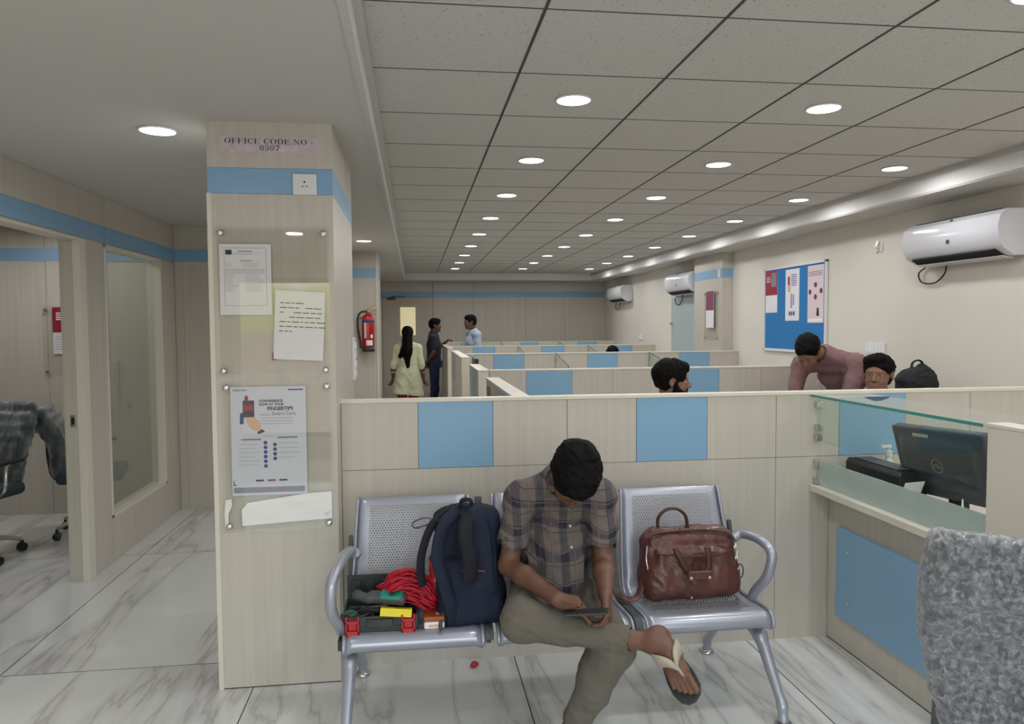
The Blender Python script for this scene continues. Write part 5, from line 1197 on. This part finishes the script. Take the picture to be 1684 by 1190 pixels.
# ================================================================ the seated man on the bench
def plaid():
    m = mat('plaid', srgb(120, 112, 108), .85); t = m.node_tree; b = t.nodes['Principled BSDF']
    tc = nn(t, 'ShaderNodeTexCoord'); no = nn(t, 'ShaderNodeTexNoise', Scale=6.0); t.links.new(tc.outputs['Object'], no.inputs['Vector'])
    va = nn(t, 'ShaderNodeVectorMath', operation='MULTIPLY_ADD'); t.links.new(no.outputs['Color'], va.inputs[0]); va.inputs[1].default_value = (.018, .018, .018); t.links.new(tc.outputs['Object'], va.inputs[2])
    sx = nn(t, 'ShaderNodeSeparateXYZ'); t.links.new(va.outputs[0], sx.inputs[0])
    def mth(op, *a):
        n = nn(t, 'ShaderNodeMath', operation=op)
        for i, v in enumerate(a):
            if isinstance(v, (int, float)): n.inputs[i].default_value = v
            else: t.links.new(v, n.inputs[i])
        return n.outputs[0]
    def stripe(ax, per, w, off): return mth('LESS_THAN', mth('FRACT', mth('ADD', mth('DIVIDE', sx.outputs[ax], per), off)), w)
    zc = mth('ADD', sx.outputs[2], mth('MULTIPLY', sx.outputs[1], -.55))
    def stripez(per, w, off): return mth('LESS_THAN', mth('FRACT', mth('ADD', mth('DIVIDE', zc, per), off)), w)
    wide = mth('ADD', stripe(0, .092, .36, .12), stripez(.092, .34, .25))
    thin = mth('MAXIMUM', stripe(0, .044, .06, .02), stripez(.044, .06, .03)); lt = mth('MAXIMUM', stripe(0, .088, .05, .5), stripez(.088, .05, .55))
    rp = nn(t, 'ShaderNodeValToRGB'); rp.color_ramp.interpolation = 'CONSTANT'; t.links.new(mth('DIVIDE', wide, 2.01), rp.inputs[0])
    rp.color_ramp.elements[0].color = (*srgb(104, 95, 90), 1); rp.color_ramp.elements[1].position = .4; rp.color_ramp.elements[1].color = (*srgb(76, 71, 74), 1)
    e = rp.color_ramp.elements.new(.8); e.color = (*srgb(34, 34, 50), 1)
    m1 = nn(t, 'ShaderNodeMix', data_type='RGBA'); t.links.new(thin, m1.inputs[0]); t.links.new(rp.outputs[0], m1.inputs[6]); m1.inputs[7].default_value = (*srgb(60, 54, 58), 1)
    m2 = nn(t, 'ShaderNodeMix', data_type='RGBA'); t.links.new(mth('MULTIPLY', lt, .5), m2.inputs[0]); t.links.new(m1.outputs[2], m2.inputs[6]); m2.inputs[7].default_value = (*srgb(124, 104, 98), 1)
    t.links.new(m2.outputs[2], b.inputs['Base Color'])
plaid()
mat('skin_arm', srgb(104, 72, 57), .48); vary(M['skin_arm'], nscale=14, amt=.07, bump=.08, bscale=220)
vary(mat('khaki', srgb(100, 95, 87), .9), nscale=14, amt=.06, bump=.12, bscale=160)
mat('strap_tan', srgb(170, 162, 144), .7)
vary(mat('sole', (.02, .025, .025), .6), nscale=30, amt=.2)
man = thing('person', 'person in plaid shirt seated on the silver bench, bent over a phone', 'person', (.57, 2.98, 0))
J = dict(head=(.584, 2.705, 1.038), neck=(.562, 2.90, .975), chest=(.568, 2.96, .82), pelvis=(.568, 3.0, .545), shR=(.412, 2.89, .925), shL=(.722, 2.87, .920),
         elR=(.350, 2.83, .670), elL=(.722, 2.80, .670), wrR=(.488, 2.555, .634), wrL=(.664, 2.545, .640),
         hipR=(.485, 2.98, .535), hipL=(.655, 2.98, .525), knR=(.372, 2.62, .535), knL=(.690, 2.53, .455), anR=(.800, 2.415, .512), anL=(.545, 2.60, .115))
J = {a: V(*b) for a, b in J.items()}
HR = frame((-.08, -.36, -.93), (.05, -.93, .36))
hh = .0036
F = Field(V(.22, 2.15, -.01), V(.98, 3.16, 1.22), hh)
torso(F, J, -.008)
F.cone(J['neck'], J['head']+HR@V(0, -.03, -.05), .056, .050, .02); head(F, J['head'], HR, 1.03)
for s in 'RL': arm_skin(F, J['sh'+s], J['el'+s], J['wr'+s], .98)
# thighs and shins
F.cone(J['hipR'], J['knR'], .075, .052, .03); F.cone(J['knR'], J['anR'], .050, .030, .03)
F.cone(J['hipL'], J['knL'], .075, .052, .03); F.cone(J['knL'], J['anL'], .050, .034, .03); F.ell(J['knL']*.65+J['anL']*.35+V(0, .03, 0), (.045, .045, .08), None, .03)
F.ell(J['anR']+V(-.01, .028, .022), (.014, .014, .014), None, .02)
# hands round the phone
tR = hand(F, J['wrR'], V(.80, -.42, -.16), V(.10, .30, -.95), -1, curl=((.30, .55, .5), (.42, .65, .5), (.5, .7, .55), (.55, .75, .6)), H=.94, spread=.10, thumb=(.72, .42, -.42), tcurl=-.5)
tL = hand(F, J['wrL'], V(-.10, -.72, -.60), V(-.85, .10, -.35), 1, curl=((.45, .75, .6), (.5, .8, .6), (.5, .85, .6), (.55, .9, .6)), H=.94, spread=.10, thumb=(.72, .60, .50), tcurl=.35)
# right foot hanging over the left knee, left foot on the floor
heelR, toeR = V(.828, 2.468, .532), V(.880, 2.290, .382)
FUP = V(-.42, -.80, .42)
PF = foot(F, J['anR'], heelR, toeR, FUP, V(.55, -.1, .3))
heelL, toeL = V(.560, 2.645, .022), V(.50, 2.41, .022)
PL = foot(F, J['anL'], heelL, toeL, V(0, 0, 1), V(1, 0, 0))
fobj('body', F, 'skin_arm', man, 1)
hair_short(man, J['head'], HR, 1.08, 5, .0032, low=-.06, vol=1.03)
# short sleeved plaid shirt
F = Field(V(.20, 2.62, .40), V(.94, 3.20, 1.16), .0042)
torso(F, J, .014, 1.06)
F.ell((.560, 2.90, .64), (.172, .13, .16), None, .05); F.ell((.575, 2.84, .575), (.15, .10, .07), None, .04)
for s in 'RL':
    sh, el = J['sh'+s], J['el'+s]; e = sh+(el-sh)*.68; F.cone(sh, e, .062, .064, .03)
F.cone(J['neck'], J['neck']+unit(J['head']-J['neck'])*.028, .068, .064, .02)
F.noise(.0065, 24, 4); F.noise(.0032, 58, 9)
F.cone(J['neck']+unit(J['head']-J['neck'])*.022, J['head'], .058, .085, .006, 's')
F.ell((.582, 2.80, .985), (.03, .06, .045), None, .01, 's')
for s in 'RL':
    sh, el = J['sh'+s], J['el'+s]; e = sh+(el-sh)*.70; d = unit(el-sh); F.cone(e-d*.005, e+d*.16, .055, .062, .004, 's'); F.cone(e+d*.075, e+d*.18, .078, .09, .003, 's')
shirt = fobj('shirt', F, 'plaid', man, 1)
# collar flaps, placket buttons, chest pocket
def on(p): return p
for s_ in (-1, 1):
    cf = MB().sheet([[(.575+s_*.030, 2.842, 1.010), (.575+s_*.062, 2.862, 1.024)], [(.575+s_*.022, 2.818, .985), (.575+s_*.074, 2.836, .990)], [(.575+s_*.028, 2.810, .958), (.575+s_*.060, 2.818, .952)]])
    obj('collar', cf, 'plaid', shirt, world=False, solid=.004, smooth=True).location = tuple(-V(.57, 2.98, 0))
bt = MB()
for z, y in ((.895, 2.824), (.82, 2.814), (.745, 2.786)): bt.lathe((.592, y, z), [(.0055, 0), (.0055, .003), (.003, .004)], 10, 'y')
mat('button', (.55, .55, .55), .3)
obj('button', bt, 'button', shirt).location = tuple(-V(.57, 2.98, 0))
# trousers
F = Field(V(.22, 2.36, .10), V(.86, 3.18, .68), .0042)
F.ell(J['pelvis']-V(0, 0, .02), (.170, .125, .10), None, .04)
F.cone(J['hipR'], J['knR'], .098, .074, .04); F.cone(J['knR'], J['knR']*.20+J['anR']*.80, .072, .046, .03)
F.cone(J['hipL'], J['knL'], .098, .074, .04); F.cone(J['knL'], J['knL']*.15+J['anL']*.85, .073, .050, .03)
F.ell(J['knL']*.6+J['anL']*.4+V(0, .03, 0), (.058, .058, .10), None, .04)
F.noise(.0038, 24, 12); F.noise(.0025, 55, 3)
for a, b, f_ in (('knR', 'anR', .79), ('knL', 'anL', .85)):
    e = J[a]*(1-f_)+J[b]*f_; d = unit(J[b]-J[a]); F.cone(e-d*.02, e+d*.08, .037, .039, .003, 's'); F.cone(e+d*.068, e+d*.15, .064, .07, .003, 's')
fobj('trousers', F, 'khaki', man, 1)
# slippers
def slipper(P, who, par):
    out = [(-.02, 0), (.0, .020), (.10, .032), (.30, .034), (.5, .040), (.72, .050), (.90, .050), (1.02, .036), (1.08, .010), (1.08, -.014), (1.02, -.034), (.88, -.048), (.70, -.048), (.45, -.038), (.2, -.033), (.04, -.026), (-.01, -.014)]
    n = len(out); b = MB(); b.add([P(a, w, -.002) for a, w in out]+[P(a, w, -.020) for a, w in out], [tuple(range(n)), tuple(reversed(range(n, 2*n)))]+[(i, (i+1) % n, n+(i+1) % n, n+i) for i in range(n)])
    so = obj('sole', b, 'sole', par, world=True, bev=.003)
    for sg in (-1, 1):
        ctrl = smoothpath([(.34, sg*.044, -.012), (.37, sg*.048, .020), (.45, sg*.038, .052), (.55, sg*.016+.006, .066), (.66, .012, .053), (.75, .016, .030)], 4); g = []
        for i, p in enumerate(ctrl):
            q = i/(len(ctrl)-1); lead = .125*(1-q)+.04*q
            g.append([P(p.x-lead, p.y*1.06, p.z*1.06+.004), P(p.x, p.y*1.02, p.z*1.02+.005), P(p.x+lead, p.y, p.z*.90+.003)])
        obj('strap', MB().sheet(g), 'strap_tan', so, world=True, solid=.005, smooth=True)
slR = thing('slipper', 'black slipper with cream V strap on the raised right foot', 'slipper', tuple(heelR)); slipper(PF, 'R', slR)
slL = thing('slipper', 'black slipper with cream V strap on the foot planted on the floor', 'slipper', (heelL[0], heelL[1], 0)); PL2 = lambda a, b, c: PL(a, b, c)
slipper(PL2, 'L', slL)
# phone
ph = thing('smartphone', 'black smartphone held in both hands by the seated person', 'phone', (.572, 2.455, .618))
pn_ = unit(V(-.05, .16, .98)); px_ = unit(V(1, -.28, .02)-pn_*(V(1, -.28, .02)@pn_)); py_ = np.cross(pn_, px_)
obj('phone_body', MB().obox((0, 0, 0), px_, py_, pn_, .075, .037, .004), 'black_plastic', ph, bev=.002)
obj('screen', MB().obox(tuple(pn_*.0042), px_, py_, pn_, .070, .034, .0004), 'dark_hole', ph)
# ================================================================ the other people
vary(mat('mauve', srgb(134, 102, 104), .8), nscale=14, amt=.06)
vary(mat('light_blue_shirt', srgb(176, 190, 212), .8), nscale=14, amt=.05)
vary(mat('navy_shirt', srgb(34, 36, 52), .85), nscale=14, amt=.15)
vary(mat('jeans', srgb(34, 48, 78), .9), nscale=14, amt=.15)
vary(mat('kurta', srgb(216, 218, 184), .85), nscale=14, amt=.04)
mat('red_cloth', srgb(160, 24, 48), .85); mat('dark_trousers', srgb(40, 40, 46), .9)
mat('pale_purple', srgb(168, 150, 186), .8); mat('orange', srgb(220, 130, 60), .6)
# man leaning over the desk behind the front partition
f = unit(V(-.80, -.60, 0)); 
J = dict(head=V(2.640, 4.740, 1.405), neck=V(2.825, 4.83, 1.375), chest=V(3.03, 4.93, 1.215), pelvis=V(3.26, 5.12, .98), shR=V(2.75, 5.03, 1.295), shL=V(3.00, 4.72, 1.315),
         elR=V(2.66, 4.98, 1.02), elL=V(2.87, 4.62, 1.00), wrR=V(2.62, 4.86, .80), wrL=V(2.72, 4.58, .80), hipR=V(3.20, 5.19, .93), hipL=V(3.32, 5.05, .93), knR=V(3.18, 5.16, .50), knL=V(3.30, 5.0, .50), anR=V(3.26, 5.24, .09), anL=V(3.38, 5.08, .09), toeR=V(3.14, 5.16, .035), toeL=V(3.27, 5.0, .035))
J = {k: v+V(.16, .28, 0) for k, v in J.items()}
pm, Jm, Rm = person('person in mauve shirt leaning over a desk behind the front partition', J, ((-.50, -.52, -.74), (-.35, -.40, .8)), 'mauve', 'dark_trousers', h=.005, sleeve=1.85, seed=21, wrinkle=.005, collar=.085)
# man with moustache looking at the camera
J, f, P = sit(3.055, 4.72, PI*1.04, seat=.45)
J['head'] = V(3.06, 4.585, 1.265); J['neck'] = V(3.10, 4.665, 1.115); J['shR'] = J['shR']+V(0, .02, .03); J['shL'] = J['shL']+V(0, .02, .03)
person('person with parted black hair peering over the partition beside the backpack', J, ((-.74, -.68, -.02), (.03, 0, 1)), 'pale_purple', 'dark_trousers', h=.005, sleeve=1.6, seed=8, hs=1.10, collar=.05, hair_kw=dict(part=.02))
# bearded man in profile
J, f, P = sit(1.60, 4.62, PI*.52, seat=.45); J['head'] = V(1.635, 4.58, 1.247)
ph1, J1, R1 = person('person with black beard in profile, seated behind the front partition', J, ((.95, -.30, -.06), (.02, 0, 1)), 'light_blue_shirt', 'dark_trousers', h=.005, sleeve=1.6, seed=14, hs=1.06, skin='skin', hair_kw=dict(vol=1.06))
F = Field(J1['head']-.15, J1['head']+.15, .0035); c = J1['head']; g = lambda x, y, z: c+R1@(V(x, y, z)*1.04)
F.ell(g(0, .040, -.076), (.061, .064, .046), R1, .02); F.ell(g(0, .088, -.05), (.028, .013, .006), R1, .008)
for s_ in (-1, 1): F.cone(g(.064*s_, .016, -.015), g(.052*s_, .034, -.075), .014, .026, .03)
F.ell(g(0, .096, -.064), (.020, .02, .005), R1, .004, 's'); F.noise(.002, 150, 3)
fobj('beard', F, 'hair', ph1, 1)
# far seated worker, only the crown shows
J, f, P = sit(2.60, 9.55, 0.2, seat=.45); J['head'] = V(2.605, 9.62, 1.205)
person('person seated far back with only black hair above the partition', J, ((.1, .9, -.3), (0, .2, 1)), 'light_blue_shirt', 'dark_trousers', h=.009, sleeve=1.6, seed=17)
# woman walking away down the aisle
J, f, P = stand(-.105, 11.5, .05, 1.60)
J.update(shR=P(.165, -.01, 1.36), shL=P(-.165, -.01, 1.36), elR=P(.225, -.03, 1.09), elL=P(-.235, -.03, 1.09), wrR=P(.25, .02, .88), wrL=P(-.245, .02, .90), anR=P(.08, -.2, .10), knR=P(.09, -.02, .5))
pw, Jw, Rw = person('person with long black hair in pale green tunic walking away', J, ((.05, 1, 0), (0, 0, 1)), 'kurta', 'red_cloth', h=.007, sleeve=1.55, seed=30, skin='skin_deep', hairf=False, torso_w=.95)
F = Field(V(-.35, 11.25, .90), V(.15, 11.72, 1.64), .006); c = Jw['head']
F.ell(c+V(0, -.015, .03), (.090, .105, .095), None, .01); F.cone(c+V(0, -.06, .0), c+V(-.01, -.13, -.26), .075, .085, .03); F.cone(c+V(-.01, -.13, -.26), c+V(.0, -.13, -.50), .080, .030, .03)
F.cone(c+V(-.05, -.09, -.2), c+V(-.11, -.11, -.34), .04, .035, .03); F.noise(.004, 60, 2); F.ell(c+V(0, .12, -.03), (.08, .09, .10), None, .01, 's'); fobj('hair', F, 'hair', pw, 1)
F = Field(V(-.50, 11.2, .42), V(.30, 11.8, 1.10), .007); b0 = V(-.105, 11.5, 0)
F.ell(b0+V(0, 0, .92), (.165, .125, .13), None, .03)
for s_ in (-1, 1): F.cone(b0+V(.06*s_, -.01, .90), b0+V(.115*s_, -.03, .58), .12, .125, .05)
F.noise(.008, 22, 5); F.clipz(lambda X, Y, Z: (.56-(X-b0[0])*.12)-Z+.0*Y); fobj('tunic_skirt', F, 'kurta', pw, 1)
# man in dark shirt leaning on the end of the aisle screen
J, f, P = stand(.335, 13.05, PI*.5, 1.74)
J.update(elR=V(.33, 12.86, 1.15), wrR=V(.24, 12.92, 1.02), elL=V(.36, 13.2, 1.16), shR=P(.165, -.03, 1.39), wrL=V(.53, 13.1, 1.31), shL=P(-.165, .03, 1.39))
person('person in dark shirt and blue jeans leaning on the aisle screen', J, ((1, -.15, -.04), (0, 0, 1)), 'navy_shirt', 'jeans', h=.007, sleeve=.75, seed=33, skin='skin_deep')
# man in pale shirt with lanyard
J, f, P = stand(.975, 12.45, PI*1.42, 1.80)
J['head'] = P(0, .05, 1.595)
p5, J5, R5 = person('person in pale blue shirt with lanyard standing between the rows', J, ((-.97, -.32, -.05), (0, 0, 1)), 'light_blue_shirt', 'dark_trousers', h=.007, sleeve=1.7, seed=41, skin='skin_deep')
bq = V(.975, 12.45, 0)
obj('lanyard', MB().tube(smoothpath([(.99, 12.33, 1.53), (.955, 12.30, 1.40), (.93, 12.31, 1.27)], 5), .006, 6), 'dark_trousers', p5, world=True)
obj('badge', MB().box(.99, 1.06, 12.29, 12.30, 1.36, 1.40), 'orange', p5, world=True)
